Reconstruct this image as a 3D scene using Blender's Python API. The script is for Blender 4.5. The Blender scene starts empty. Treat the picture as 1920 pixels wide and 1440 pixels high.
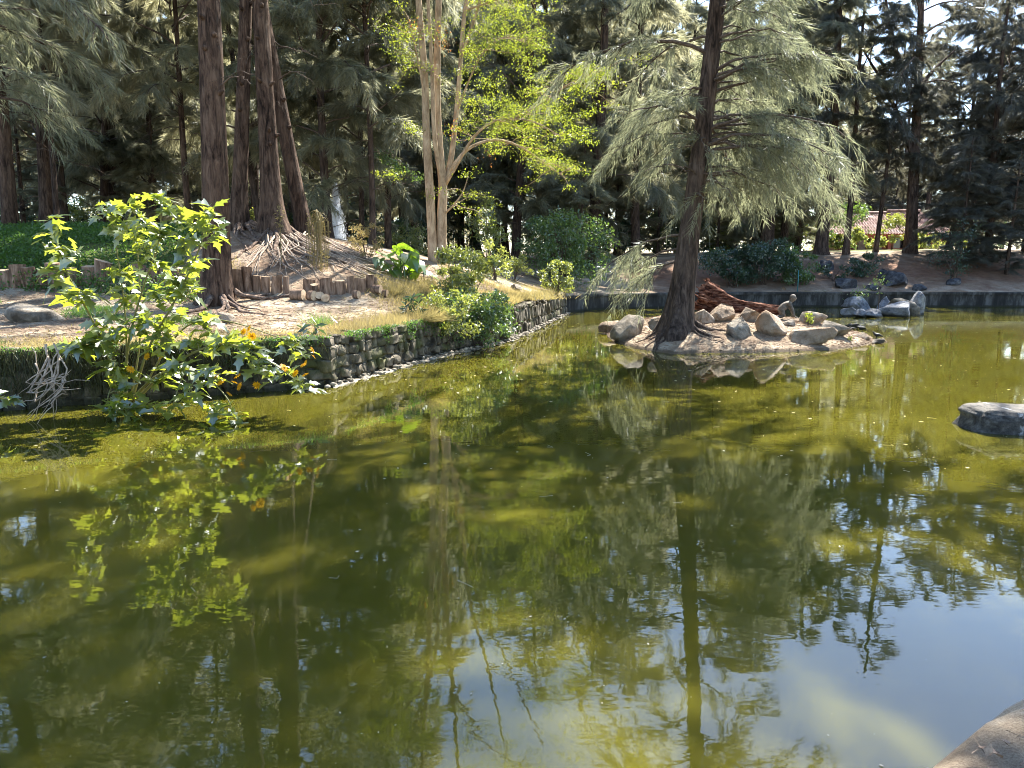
import bpy, math, random
import numpy as np
from mathutils import Vector, Matrix, Quaternion

random.seed(7)
RNG = np.random.default_rng(11)
scene = bpy.context.scene
COL = scene.collection

# ------------------------------------------------------------------ camera, sky, sun, exposure
CAM_Z, PITCH, FPX = 2.0, math.radians(9.0), 1440.0
cam_d = bpy.data.cameras.new("camera")
cam_d.sensor_width = 36.0
cam_d.lens = 27.0
cam_d.clip_start = 0.05
cam_d.clip_end = 1500
cam = bpy.data.objects.new("camera", cam_d)
COL.objects.link(cam)
cam.location = (0, 0, CAM_Z)
cam.rotation_euler = (math.radians(90) - PITCH, 0, 0)
scene.camera = cam

SUN_AZ, SUN_EL = math.radians(29), math.radians(50)
world = bpy.data.worlds.new("World")
scene.world = world
world.use_nodes = True
wn, wl = world.node_tree.nodes, world.node_tree.links
wn.clear()
sky = wn.new("ShaderNodeTexSky")
sky.sky_type = 'NISHITA'
sky.sun_disc = False
sky.sun_elevation = SUN_EL
sky.sun_rotation = SUN_AZ
sky.air_density = 1.0
sky.dust_density = 0.4
sky.ozone_density = 2.2
bg = wn.new("ShaderNodeBackground")
bg.inputs['Strength'].default_value = 0.10
wo = wn.new("ShaderNodeOutputWorld")
wl.new(sky.outputs[0], bg.inputs[0])
wl.new(bg.outputs[0], wo.inputs[0])

sun_d = bpy.data.lights.new("sun", 'SUN')
sun_d.energy = 5.0
sun_d.angle = math.radians(0.5)
sun_d.color = (1.0, 0.94, 0.84)
sun = bpy.data.objects.new("sun", sun_d)
COL.objects.link(sun)
SD = Vector((math.sin(SUN_AZ) * math.cos(SUN_EL), math.cos(SUN_AZ) * math.cos(SUN_EL), math.sin(SUN_EL)))
sun.rotation_euler = SD.to_track_quat('Z', 'Y').to_euler()
sun.location = (20, 30, 40)

scene.view_settings.view_transform = 'Standard'
scene.view_settings.look = 'None'
scene.view_settings.gamma = 1.0
scene.view_settings.use_curve_mapping = False
scene.view_settings.exposure = 2.3
scene.render.engine = 'CYCLES'
cy = scene.cycles
cy.max_bounces = 8
cy.diffuse_bounces = 5
cy.glossy_bounces = 3
cy.transmission_bounces = 4
cy.transparent_max_bounces = 8
cy.caustics_reflective = False
cy.caustics_refractive = False
cy.filter_width = 1.0
cy.use_denoising = True
cy.denoiser = 'OPENIMAGEDENOISE'
cy.sample_clamp_indirect = 6.0

# ------------------------------------------------------------------ helpers
def P(u, v, z=None, Y=None):
    """a point of the place seen at photo pixel (u, v): on the level z, or at the distance Y"""
    xc, yc = (u - 960) / FPX, (720 - v) / FPX
    d = np.array((xc, math.cos(PITCH) + yc * math.sin(PITCH), -math.sin(PITCH) + yc * math.cos(PITCH)))
    t = (z - CAM_Z) / d[2] if z is not None else Y / d[1]
    return np.array((0, 0, CAM_Z)) + d * t

def ux(u, Y):
    return (u - 960) / FPX * Y / math.cos(PITCH) * 0.985

def tag(o, label=None, cat=None, group=None, kind=None):
    if label: o['label'] = label
    if cat: o['category'] = cat
    if group: o['group'] = group
    if kind: o['kind'] = kind
    return o

def make_mesh(name, V, faces, mats, matidx=None, smooth=False):
    """faces: list of (n,3)/(n,4) int arrays"""
    me = bpy.data.meshes.new(name)
    V = np.asarray(V, dtype=np.float32)
    faces = [np.asarray(f, dtype=np.int32) for f in faces if len(f)]
    me.vertices.add(len(V))
    me.vertices.foreach_set("co", V.ravel())
    loops = np.concatenate([f.ravel() for f in faces])
    sizes = np.concatenate([np.full(len(f), f.shape[1], dtype=np.int32) for f in faces])
    starts = np.concatenate(([0], np.cumsum(sizes)[:-1])).astype(np.int32)
    me.loops.add(len(loops))
    me.loops.foreach_set("vertex_index", loops)
    me.polygons.add(len(sizes))
    me.polygons.foreach_set("loop_start", starts)
    if not isinstance(mats, (list, tuple)): mats = [mats]
    for m in mats: me.materials.append(m)
    if matidx is not None:
        me.polygons.foreach_set("material_index", np.asarray(matidx, dtype=np.int32))
    if smooth is True:
        me.polygons.foreach_set("use_smooth", np.ones(len(sizes), dtype=bool))
    elif smooth is not False:
        me.polygons.foreach_set("use_smooth", np.asarray(smooth, dtype=bool))
    me.update(calc_edges=True)
    me.validate()
    return me

def put(name, me, parent=None, loc=(0, 0, 0), rot=None, scale=None):
    o = bpy.data.objects.new(name, me)
    COL.objects.link(o)
    if parent is not None: o.parent = parent
    o.location = loc
    if rot is not None: o.rotation_euler = rot
    if scale is not None: o.scale = scale if hasattr(scale, '__len__') else (scale,) * 3
    return o

def thing(name, label, cat, loc=(0, 0, 0), rot=None, group=None):
    o = bpy.data.objects.new(name, None)
    COL.objects.link(o)
    o.empty_display_size = 0.2
    o.location = [float(c) for c in loc]
    if rot is not None: o.rotation_euler = rot
    return tag(o, label, cat, group)

class MB:
    """collects shapes for one mesh"""
    def __init__(s):
        s.V, s.F, s.M, s.S, s.n = [], [], [], [], 0
    def add(s, V, F, mi=0, smooth=False):
        V = np.asarray(V, dtype=float); F = np.asarray(F, dtype=int)
        if len(F) == 0: return s
        s.V.append(V); s.F.append(F + s.n); s.M.append(np.full(len(F), mi)); s.S.append(np.full(len(F), bool(smooth)))
        s.n += len(V)
        return s
    def mesh(s, name, mats, origin=(0, 0, 0)):
        V = np.concatenate(s.V) - np.asarray(origin, dtype=float)
        return make_mesh(name, V, s.F, mats, np.concatenate(s.M), np.concatenate(s.S))
    def put(s, name, mats, parent=None, loc=(0, 0, 0)):
        """shapes were collected in world coordinates; loc is the origin of the object (or of its parent)"""
        if parent is not None:
            return put(name, s.mesh(name, mats, parent.location), parent)
        return put(name, s.mesh(name, mats, loc), None, loc)

_w = np.random.default_rng(5)
_WD = _w.normal(size=(40, 3)); _WD /= np.linalg.norm(_WD, axis=1)[:, None]
_WP = _w.uniform(0, 6.28, 40)
def fbm(p, scale=1.0, seed=0, octaves=4):
    """cheap smooth noise in about -1..1 for points (n,3)"""
    p = np.atleast_2d(np.asarray(p, dtype=float)) * scale + seed * 13.7
    out = np.zeros(len(p)); amp, tot, f = 1.0, 0.0, 1.0
    for o in range(octaves):
        a = np.zeros(len(p))
        for k in range(5):
            i = (o * 5 + k + seed * 3) % 40
            a += np.sin(p @ _WD[i] * f * 2.2 + _WP[i] + 1.3 * np.sin(p @ _WD[(i + 7) % 40] * f * 1.7 + _WP[(i + 3) % 40]))
        out += amp * a / 3.0; tot += amp; amp *= 0.5; f *= 2.03
    return out / tot

def norm(a):
    return a / np.maximum(np.linalg.norm(a, axis=-1, keepdims=True), 1e-9)

def spline(pts, n):
    """smooth resample of a polyline (k columns)"""
    pts = np.asarray(pts, dtype=float)
    d = np.r_[0, np.cumsum(np.linalg.norm(np.diff(pts[:, :3], axis=0), axis=1))]
    t = np.linspace(0, d[-1], n)
    m = np.zeros_like(pts)
    m[1:-1] = (pts[2:] - pts[:-2]) / (d[2:] - d[:-2])[:, None]
    m[0] = (pts[1] - pts[0]) / (d[1] - d[0]); m[-1] = (pts[-1] - pts[-2]) / (d[-1] - d[-2])
    i = np.clip(np.searchsorted(d, t, side='right') - 1, 0, len(d) - 2)
    h = (d[i + 1] - d[i])[:, None]; s = ((t - d[i]) / (d[i + 1] - d[i]))[:, None]
    return ((2 * s**3 - 3 * s**2 + 1) * pts[i] + (s**3 - 2 * s**2 + s) * h * m[i]
            + (-2 * s**3 + 3 * s**2) * pts[i + 1] + (s**3 - s**2) * h * m[i + 1])

def tube(path, radii, seg=6, cap=True, lump=0.0, seed=0, flare=None):
    """tube along path; flare(ring index, angles) -> factor"""
    path = np.asarray(path, dtype=float); n = len(path)
    radii = np.full(n, radii) if np.isscalar(radii) else np.asarray(radii, dtype=float)
    T = norm(np.gradient(path, axis=0))
    ref = np.array((0.0, 1.0, 0.0)) if abs(T[:, 1]).mean() < 0.8 else np.array((1.0, 0.0, 0.0))
    A = norm(np.cross(T, ref)); B = np.cross(T, A)
    a = np.linspace(0, 2 * np.pi, seg, endpoint=False)
    r = radii[:, None] * np.ones(seg)
    if flare is not None: r = r * flare(np.arange(n), a)
    V = path[:, None, :] + r[:, :, None] * (np.cos(a)[None, :, None] * A[:, None, :] + np.sin(a)[None, :, None] * B[:, None, :])
    V = V.reshape(-1, 3)
    if lump:
        c = np.repeat(path, seg, axis=0)
        V = c + (V - c) * (1 + lump * fbm(V, 2.0 / max(radii.max(), 0.02) * 0.3, seed, 3))[:, None]
    i = np.arange(n - 1)[:, None] * seg; j = np.arange(seg)[None, :]; k = (j + 1) % seg
    F = np.stack((i + j, i + k, i + seg + k, i + seg + j), -1).reshape(-1, 4)
    if cap:
        V = np.vstack((V, path[-1] + T[-1] * radii[-1] * 0.3, path[0]))
        e = (n - 1) * seg; jj = np.arange(seg); kk = (jj + 1) % seg
        t1 = np.stack((e + jj, e + kk, np.full(seg, n * seg), np.full(seg, n * seg)), -1)
        t2 = np.stack((kk, jj, np.full(seg, n * seg + 1), np.full(seg, n * seg + 1)), -1)
        return V, F, np.vstack((t1, t2))[:, :3]
    return V, F, None

def add_tube(mb, path, radii, seg=6, mi=0, smooth=True, **k):
    V, F, C = tube(path, radii, seg, **k)
    if C is None:
        mb.add(V, F, mi, smooth)
    else:
        n = mb.n
        mb.add(V, F, mi, smooth)
        mb.F.append(C + n); mb.M.append(np.full(len(C), mi)); mb.S.append(np.full(len(C), False))

def box(mb, c, s, rot=0.0, mi=0, jitter=0.0, rng=None):
    x, y, z = np.array(s) / 2
    V = np.array([(-x, -y, -z), (x, -y, -z), (x, y, -z), (-x, y, -z), (-x, -y, z), (x, -y, z), (x, y, z), (-x, y, z)])
    if jitter: V = V + (rng or RNG).uniform(-jitter, jitter, V.shape)
    cr, sr = math.cos(rot), math.sin(rot)
    V = V @ np.array(((cr, sr, 0), (-sr, cr, 0), (0, 0, 1))) + np.array(c)
    F = [(0, 3, 2, 1), (4, 5, 6, 7), (0, 1, 5, 4), (1, 2, 6, 5), (2, 3, 7, 6), (3, 0, 4, 7)]
    mb.add(V, F, mi)

_ico = {}
def ico(sub):
    if sub not in _ico:
        import bmesh
        bm = bmesh.new(); bmesh.ops.create_icosphere(bm, subdivisions=sub, radius=1.0)
        bm.verts.ensure_lookup_table()
        V = np.array([v.co[:] for v in bm.verts]); F = np.array([[v.index for v in f.verts] for f in bm.faces])
        bm.free(); _ico[sub] = (V, F)
    return _ico[sub]

# ------------------------------------------------------------------ materials
def node_mat(name):
    m = bpy.data.materials.new(name); m.use_nodes = True
    nt = m.node_tree; nt.nodes.clear()
    out = nt.nodes.new("ShaderNodeOutputMaterial")
    return m, nt, out

def N(nt, typ, **kw):
    n = nt.nodes.new(typ)
    for k, v in kw.items():
        if k.startswith('_'): setattr(n, k[1:], v)
        else: n.inputs[k.replace('__', ' ')].default_value = v
    return n

def ramp(nt, stops, fac):
    r = nt.nodes.new("ShaderNodeValToRGB")
    while len(r.color_ramp.elements) < len(stops): r.color_ramp.elements.new(0.5)
    for e, (p, c) in zip(r.color_ramp.elements, stops):
        e.position = p; e.color = (*c, 1) if len(c) == 3 else c
    nt.links.new(fac, r.inputs[0])
    return r.outputs[0]

def coords(nt, scale=(1, 1, 1), obj=False):
    if obj:
        t = nt.nodes.new("ShaderNodeTexCoord"); src = t.outputs['Object']
    else:
        t = nt.nodes.new("ShaderNodeNewGeometry"); src = t.outputs['Position']
    mp = nt.nodes.new("ShaderNodeMapping"); mp.inputs['Scale'].default_value = scale
    nt.links.new(src, mp.inputs[0])
    return mp.outputs[0]

def noise(nt, vec, scale, detail=5, rough=0.6, dist=0.0):
    n = N(nt, "ShaderNodeTexNoise", Scale=scale, Detail=detail, Roughness=rough, Distortion=dist)
    nt.links.new(vec, n.inputs['Vector'])
    return n.outputs['Fac']

def mixc(nt, fac, a, b, mode='MIX'):
    m = nt.nodes.new("ShaderNodeMix"); m.data_type = 'RGBA'; m.blend_type = mode
    for sock, val in ((m.inputs[0], fac), (m.inputs[6], a), (m.inputs[7], b)):
        if hasattr(val, 'links') or isinstance(val, bpy.types.NodeSocket): nt.links.new(val, sock)
        else: sock.default_value = val if not isinstance(val, tuple) or len(val) == 4 else (*val, 1)
    return m.outputs[2]

def bump(nt, h, strength, dist):
    b = N(nt, "ShaderNodeBump", Strength=strength, Distance=dist)
    nt.links.new(h, b.inputs['Height'])
    return b.outputs[0]

def solid(name, stops, scale=3.0, rough=0.85, bumps=((8.0, 0.5, 0.02),), stretch=(1, 1, 1), extra=None, obj=False, spec=0.3, detail=6, wet=None):
    """rough natural surface: colour ramp over noise, bump from noises"""
    m, nt, out = node_mat(name)
    v = coords(nt, stretch, obj)
    f = noise(nt, v, scale, detail, 0.65)
    col = ramp(nt, [(0.5 + (p_ - 0.5) * 0.55, c_) for p_, c_ in stops], f)
    if extra:
        s2, fac_lo, fac_hi, c2 = extra
        g = noise(nt, v, s2, 4, 0.6)
        k = ramp(nt, [(fac_lo, (0, 0, 0)), (fac_hi, (1, 1, 1))], g)
        col = mixc(nt, k, col, c2)
    p = N(nt, "ShaderNodeBsdfPrincipled", Roughness=rough)
    p.inputs['Specular IOR Level'].default_value = spec
    if wet:                                                     # damp, algae-dark band just above the water
        gp = nt.nodes.new("ShaderNodeNewGeometry"); sx = nt.nodes.new("ShaderNodeSeparateXYZ"); nt.links.new(gp.outputs['Position'], sx.inputs[0])
        ma = N(nt, "ShaderNodeMath", _operation='MULTIPLY_ADD'); nt.links.new(noise(nt, gp.outputs['Position'], 5, 3), ma.inputs[0]); ma.inputs[1].default_value = -0.10; nt.links.new(sx.outputs[2], ma.inputs[2])
        col = mixc(nt, ramp(nt, [(0.0, (0.85, 0.85, 0.85)), (wet, (0, 0, 0))], ma.outputs[0]), col, (0.022, 0.022, 0.012))
    nt.links.new(col, p.inputs['Base Color'])
    nrm = None
    for (s, st, d) in bumps:
        b = N(nt, "ShaderNodeBump", Strength=st, Distance=d)
        nt.links.new(noise(nt, v, s, 6, 0.7), b.inputs['Height'])
        if nrm is not None: nt.links.new(nrm, b.inputs['Normal'])
        nrm = b.outputs[0]
    if nrm is not None: nt.links.new(nrm, p.inputs['Normal'])
    nt.links.new(p.outputs[0], out.inputs[0])
    return m

def leafy(name, diff, trans, vary=0.5, tw=0.5, rough=0.45, gloss=0.06, clump=0.6, hue=None, patch=1.5):
    """leaf: diffuse + translucent + a little sheen, colour varying leaf by leaf and clump by clump"""
    m, nt, out = node_mat(name)
    g = nt.nodes.new("ShaderNodeNewGeometry")
    info = nt.nodes.new("ShaderNodeObjectInfo")
    rnd = g.outputs['Random Per Island']
    add = N(nt, "ShaderNodeMath", _operation='ADD'); nt.links.new(rnd, add.inputs[0])
    mo = N(nt, "ShaderNodeMath", _operation='MULTIPLY'); nt.links.new(info.outputs['Random'], mo.inputs[0]); mo.inputs[1].default_value = 0.7
    nt.links.new(mo.outputs[0], add.inputs[1])
    v = coords(nt)
    nf = noise(nt, v, patch, 3, 0.6)
    add2 = N(nt, "ShaderNodeMath", _operation='ADD'); nt.links.new(add.outputs[0], add2.inputs[0])
    m3 = N(nt, "ShaderNodeMath", _operation='MULTIPLY'); nt.links.new(nf, m3.inputs[0]); m3.inputs[1].default_value = clump * 2
    nt.links.new(m3.outputs[0], add2.inputs[1])
    mr = N(nt, "ShaderNodeMapRange"); nt.links.new(add2.outputs[0], mr.inputs[0])
    mr.inputs[1].default_value = 0.3; mr.inputs[2].default_value = 1.7 + clump
    lo, hi = 1 - vary, 1 + vary
    h2 = hue or diff
    def two(c, c2):
        a = tuple(x * lo for x in c); b = tuple(x * hi for x in c2)
        return ramp(nt, [(0.0, a), (1.0, b)], mr.outputs[0])
    cd = two(diff, h2)
    ct = two(trans, tuple(t * (b / max(a, 1e-3)) for t, a, b in zip(trans, diff, h2)))
    d = nt.nodes.new("ShaderNodeBsdfDiffuse"); nt.links.new(cd, d.inputs[0])
    t = nt.nodes.new("ShaderNodeBsdfTranslucent"); nt.links.new(ct, t.inputs[0])
    mx = N(nt, "ShaderNodeMixShader", Fac=tw); nt.links.new(d.outputs[0], mx.inputs[1]); nt.links.new(t.outputs[0], mx.inputs[2])
    if gloss:
        gl = N(nt, "ShaderNodeBsdfGlossy", Roughness=rough); gl.inputs[0].default_value = (0.9, 0.95, 1.0, 1)
        m2 = N(nt, "ShaderNodeMixShader", Fac=gloss); nt.links.new(mx.outputs[0], m2.inputs[1]); nt.links.new(gl.outputs[0], m2.inputs[2])
        nt.links.new(m2.outputs[0], out.inputs[0])
    else:
        nt.links.new(mx.outputs[0], out.inputs[0])
    return m

def bark_mat(name, dark, mid, light, vs=0.19, scale=11.0, depth=0.13, moss=None):
    m, nt, out = node_mat(name)
    v = coords(nt, (1, 1, vs))
    f = noise(nt, v, scale, 6, 0.7, 0.6)
    f2 = noise(nt, coords(nt), 1.3, 4, 0.6)
    col = ramp(nt, [(0.38, dark), (0.5, mid), (0.64, light)], f)
    col = mixc(nt, ramp(nt, [(0.42, (0, 0, 0)), (0.7, (0.4, 0.4, 0.4))], f2), col, moss or light)
    w = N(nt, "ShaderNodeTexVoronoi", Scale=scale * 0.9); nt.links.new(v, w.inputs['Vector'])
    b1 = N(nt, "ShaderNodeBump", Strength=0.9, Distance=depth); nt.links.new(f, b1.inputs['Height'])
    b2 = N(nt, "ShaderNodeBump", Strength=0.5, Distance=depth * 0.6); nt.links.new(w.outputs['Distance'], b2.inputs['Height']); nt.links.new(b1.outputs[0], b2.inputs['Normal'])
    p = N(nt, "ShaderNodeBsdfPrincipled", Roughness=0.9); p.inputs['Specular IOR Level'].default_value = 0.15
    nt.links.new(col, p.inputs['Base Color']); nt.links.new(b2.outputs[0], p.inputs['Normal'])
    nt.links.new(p.outputs[0], out.inputs[0])
    return m

M = {}
M['bark_red'] = bark_mat("bark_red_brown", (0.014, 0.009, 0.007), (0.075, 0.047, 0.034), (0.155, 0.105, 0.076))
M['bark_dark'] = bark_mat("bark_dark", (0.018, 0.013, 0.011), (0.065, 0.045, 0.036), (0.13, 0.095, 0.075))
M['bark_far'] = bark_mat("bark_far", (0.02, 0.016, 0.014), (0.06, 0.046, 0.038), (0.13, 0.10, 0.085), scale=8)
M['bark_pale'] = bark_mat("bark_pale_tan", (0.20, 0.14, 0.09), (0.34, 0.25, 0.165), (0.46, 0.36, 0.25), vs=0.35, scale=7, depth=0.02)
M['twig'] = solid("twig_wood", [(0.3, (0.05, 0.035, 0.028)), (0.7, (0.12, 0.09, 0.07))], 20, 0.9, ())
M['twig_pale'] = solid("dry_twig", [(0.3, (0.22, 0.17, 0.13)), (0.7, (0.42, 0.34, 0.27))], 20, 0.9, ())
M['root'] = bark_mat("root_bark", (0.05, 0.035, 0.028), (0.16, 0.11, 0.085), (0.30, 0.23, 0.18), vs=1, scale=9)
M['needle'] = leafy("casuarina_needles", (0.098, 0.115, 0.07), (0.25, 0.295, 0.175), 0.45, 0.48, 0.45, 0.05, 0.6, (0.118, 0.122, 0.072))
M['needle_bg'] = leafy("casuarina_needles_far", (0.082, 0.102, 0.070), (0.36, 0.42, 0.28), 0.5, 0.52, 0.45, 0.05, 0.7, (0.104, 0.106, 0.066), 0.5)
M['leaf_yellow'] = leafy("yellow_green_leaves", (0.066, 0.126, 0.018), (0.22, 0.39, 0.03), 0.4, 0.5, 0.4, 0.05, 0.9, (0.108, 0.126, 0.016))
M['leaf_rust'] = leafy("rust_leaves", (0.16, 0.06, 0.02), (0.45, 0.18, 0.03), 0.4, 0.5, 0.4, 0.04)
M['leaf_shrub'] = leafy("broad_lobed_leaf", (0.05, 0.10, 0.02), (0.24, 0.38, 0.03), 0.42, 0.52, 0.36, 0.15, 0.5, (0.075, 0.105, 0.02))
M['leaf_bush'] = leafy("bush_leaves", (0.06, 0.105, 0.028), (0.16, 0.26, 0.035), 0.45, 0.45, 0.35, 0.08, 0.5)
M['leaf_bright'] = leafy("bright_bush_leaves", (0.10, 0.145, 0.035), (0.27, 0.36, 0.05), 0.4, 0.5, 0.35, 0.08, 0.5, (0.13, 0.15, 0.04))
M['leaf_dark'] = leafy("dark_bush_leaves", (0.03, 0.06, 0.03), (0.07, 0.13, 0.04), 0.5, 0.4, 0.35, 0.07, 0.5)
M['leaf_taro'] = leafy("taro_leaf", (0.055, 0.115, 0.022), (0.25, 0.40, 0.02), 0.25, 0.5, 0.3, 0.1, 0.2)
M['grass_dry'] = leafy("dry_grass", (0.20, 0.185, 0.075), (0.30, 0.29, 0.10), 0.45, 0.45, 0.5, 0.03, 0.8, (0.26, 0.20, 0.09))
M['grass_green'] = leafy("lawn_green", (0.06, 0.125, 0.025), (0.13, 0.27, 0.035), 0.5, 0.45, 0.45, 0.04, 0.8, (0.06, 0.115, 0.025))
M['grass_dark'] = leafy('brown_hanging_grass', (0.06, 0.052, 0.024), (0.07, 0.065, 0.025), 0.5, 0.4, 0.5, 0.02, 0.8, (0.05, 0.055, 0.02))
M['flower'] = leafy("orange_petal", (0.66, 0.32, 0.006), (0.62, 0.34, 0.01), 0.2, 0.4, 0.5, 0.02, 0.1)
M['straw'] = solid("dry_needle_litter", [(0.3, (0.16, 0.10, 0.07)), (0.7, (0.36, 0.26, 0.18))], 30, 0.9, ())
M['rock_tan'] = solid("boulder_tan", [(0.25, (0.13, 0.085, 0.05)), (0.5, (0.27, 0.205, 0.145)), (0.75, (0.42, 0.36, 0.29))], 2.2, 0.9,
                      ((5, 0.9, 0.12), (22, 0.8, 0.03)), extra=(1.1, 0.5, 0.72, (0.24, 0.13, 0.06)))
M['rock_grey'] = solid("boulder_grey", [(0.25, (0.07, 0.058, 0.044)), (0.5, (0.18, 0.155, 0.122)), (0.75, (0.33, 0.295, 0.245))], 2.5, 0.9,
                       ((5, 0.9, 0.12), (22, 0.8, 0.03)), extra=(1.3, 0.55, 0.75, (0.14, 0.11, 0.07)))
M['rock_blue'] = solid("boulder_blue_grey", [(0.25, (0.07, 0.075, 0.085)), (0.5, (0.17, 0.18, 0.20)), (0.75, (0.30, 0.31, 0.33))], 3.0, 0.9,
                       ((5, 0.9, 0.12), (22, 0.8, 0.03)), wet=0.05)
M['rock_black'] = solid("boulder_black", [(0.25, (0.018, 0.018, 0.02)), (0.5, (0.05, 0.05, 0.055)), (0.75, (0.11, 0.11, 0.115))], 3.0, 0.9,
                        ((5, 0.6, 0.05), (30, 0.7, 0.012)), wet=0.05)
M['wall_stone'] = solid("wall_stone", [(0.25, (0.035, 0.03, 0.022)), (0.5, (0.10, 0.085, 0.062)), (0.75, (0.20, 0.17, 0.13))], 4.0, 0.92,
                        ((9, 0.7, 0.03), (40, 0.6, 0.008)), extra=(1.6, 0.48, 0.66, (0.075, 0.08, 0.03)), wet=0.05)
M['wall_core'] = solid("wall_mortar", [(0.3, (0.03, 0.027, 0.02)), (0.7, (0.09, 0.08, 0.06))], 6, 0.95, ((20, 0.6, 0.02),), wet=0.05)
M['wall_dark'] = solid("wall_stained_render", [(0.3, (0.018, 0.017, 0.016)), (0.5, (0.034, 0.032, 0.029)), (0.78, (0.11, 0.105, 0.10))], 1.6, 0.9,
                       ((12, 0.5, 0.02),), stretch=(1.6, 1.6, 0.45), wet=0.05)
M['kerb'] = solid("pale_kerb", [(0.3, (0.15, 0.13, 0.10)), (0.7, (0.34, 0.30, 0.24))], 6, 0.9, ((20, 0.5, 0.02),))
M['log_bark'] = bark_mat("cut_log_side", (0.055, 0.034, 0.022), (0.17, 0.108, 0.073), (0.32, 0.225, 0.16), scale=10, depth=0.03)
M['log_end'] = solid("cut_log_end", [(0.3, (0.34, 0.23, 0.14)), (0.7, (0.56, 0.43, 0.29))], 9, 0.85, ((30, 0.4, 0.01),))
M['rot_wood'] = solid("red_rotten_wood", [(0.3, (0.035, 0.014, 0.01)), (0.5, (0.14, 0.055, 0.034)), (0.72, (0.30, 0.165, 0.115))], 11, 0.95,
                      ((14, 1.0, 0.12), (40, .8, .03)), stretch=(0.3, 1.2, 1.7), spec=0.08)
M['statue'] = solid("weathered_statue", [(0.3, (0.06, 0.052, 0.043)), (0.7, (0.16, 0.138, 0.115))], 9, 0.75, ((30, 0.4, 0.01),))
M['spray'] = leafy("water_spray", (0.8, 0.84, 0.9), (0.75, 0.8, 0.88), 0.1, 0.5, 0.2, 0.1, 0.1)
M['debris'] = leafy("floating_flake", (0.5, 0.46, 0.34), (0.3, 0.28, 0.2), 0.5, 0.3, 0.5, 0.02, 0.2)
M['bird'] = solid("black_plumage", [(0.3, (0.008, 0.008, 0.01)), (0.7, (0.03, 0.03, 0.035))], 30, 0.5, ())
M['cloth_red'] = solid("dark_red_cloth", [(0.3, (0.09, 0.012, 0.014)), (0.7, (0.20, 0.03, 0.03))], 12, 0.9, ())
M['cloth_blue'] = solid("blue_cloth", [(0.3, (0.02, 0.13, 0.33)), (0.7, (0.04, 0.22, 0.48))], 12, 0.8, ())
M['cloth_dark'] = solid("dark_trousers", [(0.3, (0.015, 0.017, 0.025)), (0.7, (0.04, 0.042, 0.055))], 12, 0.9, ())
M['skin'] = solid("skin", [(0.3, (0.28, 0.15, 0.10)), (0.7, (0.36, 0.20, 0.14))], 12, 0.6, ())
M['roof'] = solid("red_roof_tile", [(0.3, (0.20, 0.115, 0.09)), (0.5, (0.33, 0.215, 0.175)), (0.75, (0.44, 0.33, 0.28))], 1.4, 0.85, ((9, 0.4, 0.03),))
M['house_wall'] = solid("house_plaster", [(0.3, (0.20, 0.15, 0.11)), (0.7, (0.36, 0.29, 0.22))], 1.2, 0.9, ())
M['beam'] = solid("red_beam", [(0.3, (0.22, 0.06, 0.035)), (0.7, (0.34, 0.10, 0.06))], 3, 0.7, ())
M['glass'] = solid("dark_window", [(0.3, (0.01, 0.012, 0.014)), (0.7, (0.025, 0.027, 0.03))], 3, 0.15, (), spec=0.6)
M['white_wood'] = solid("white_rail", [(0.3, (0.25, 0.24, 0.22)), (0.7, (0.42, 0.40, 0.37))], 6, 0.7, ())
M['pole_teal'] = solid("teal_pole", [(0.3, (0.03, 0.16, 0.18)), (0.7, (0.05, 0.22, 0.24))], 6, 0.6, ())

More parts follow.
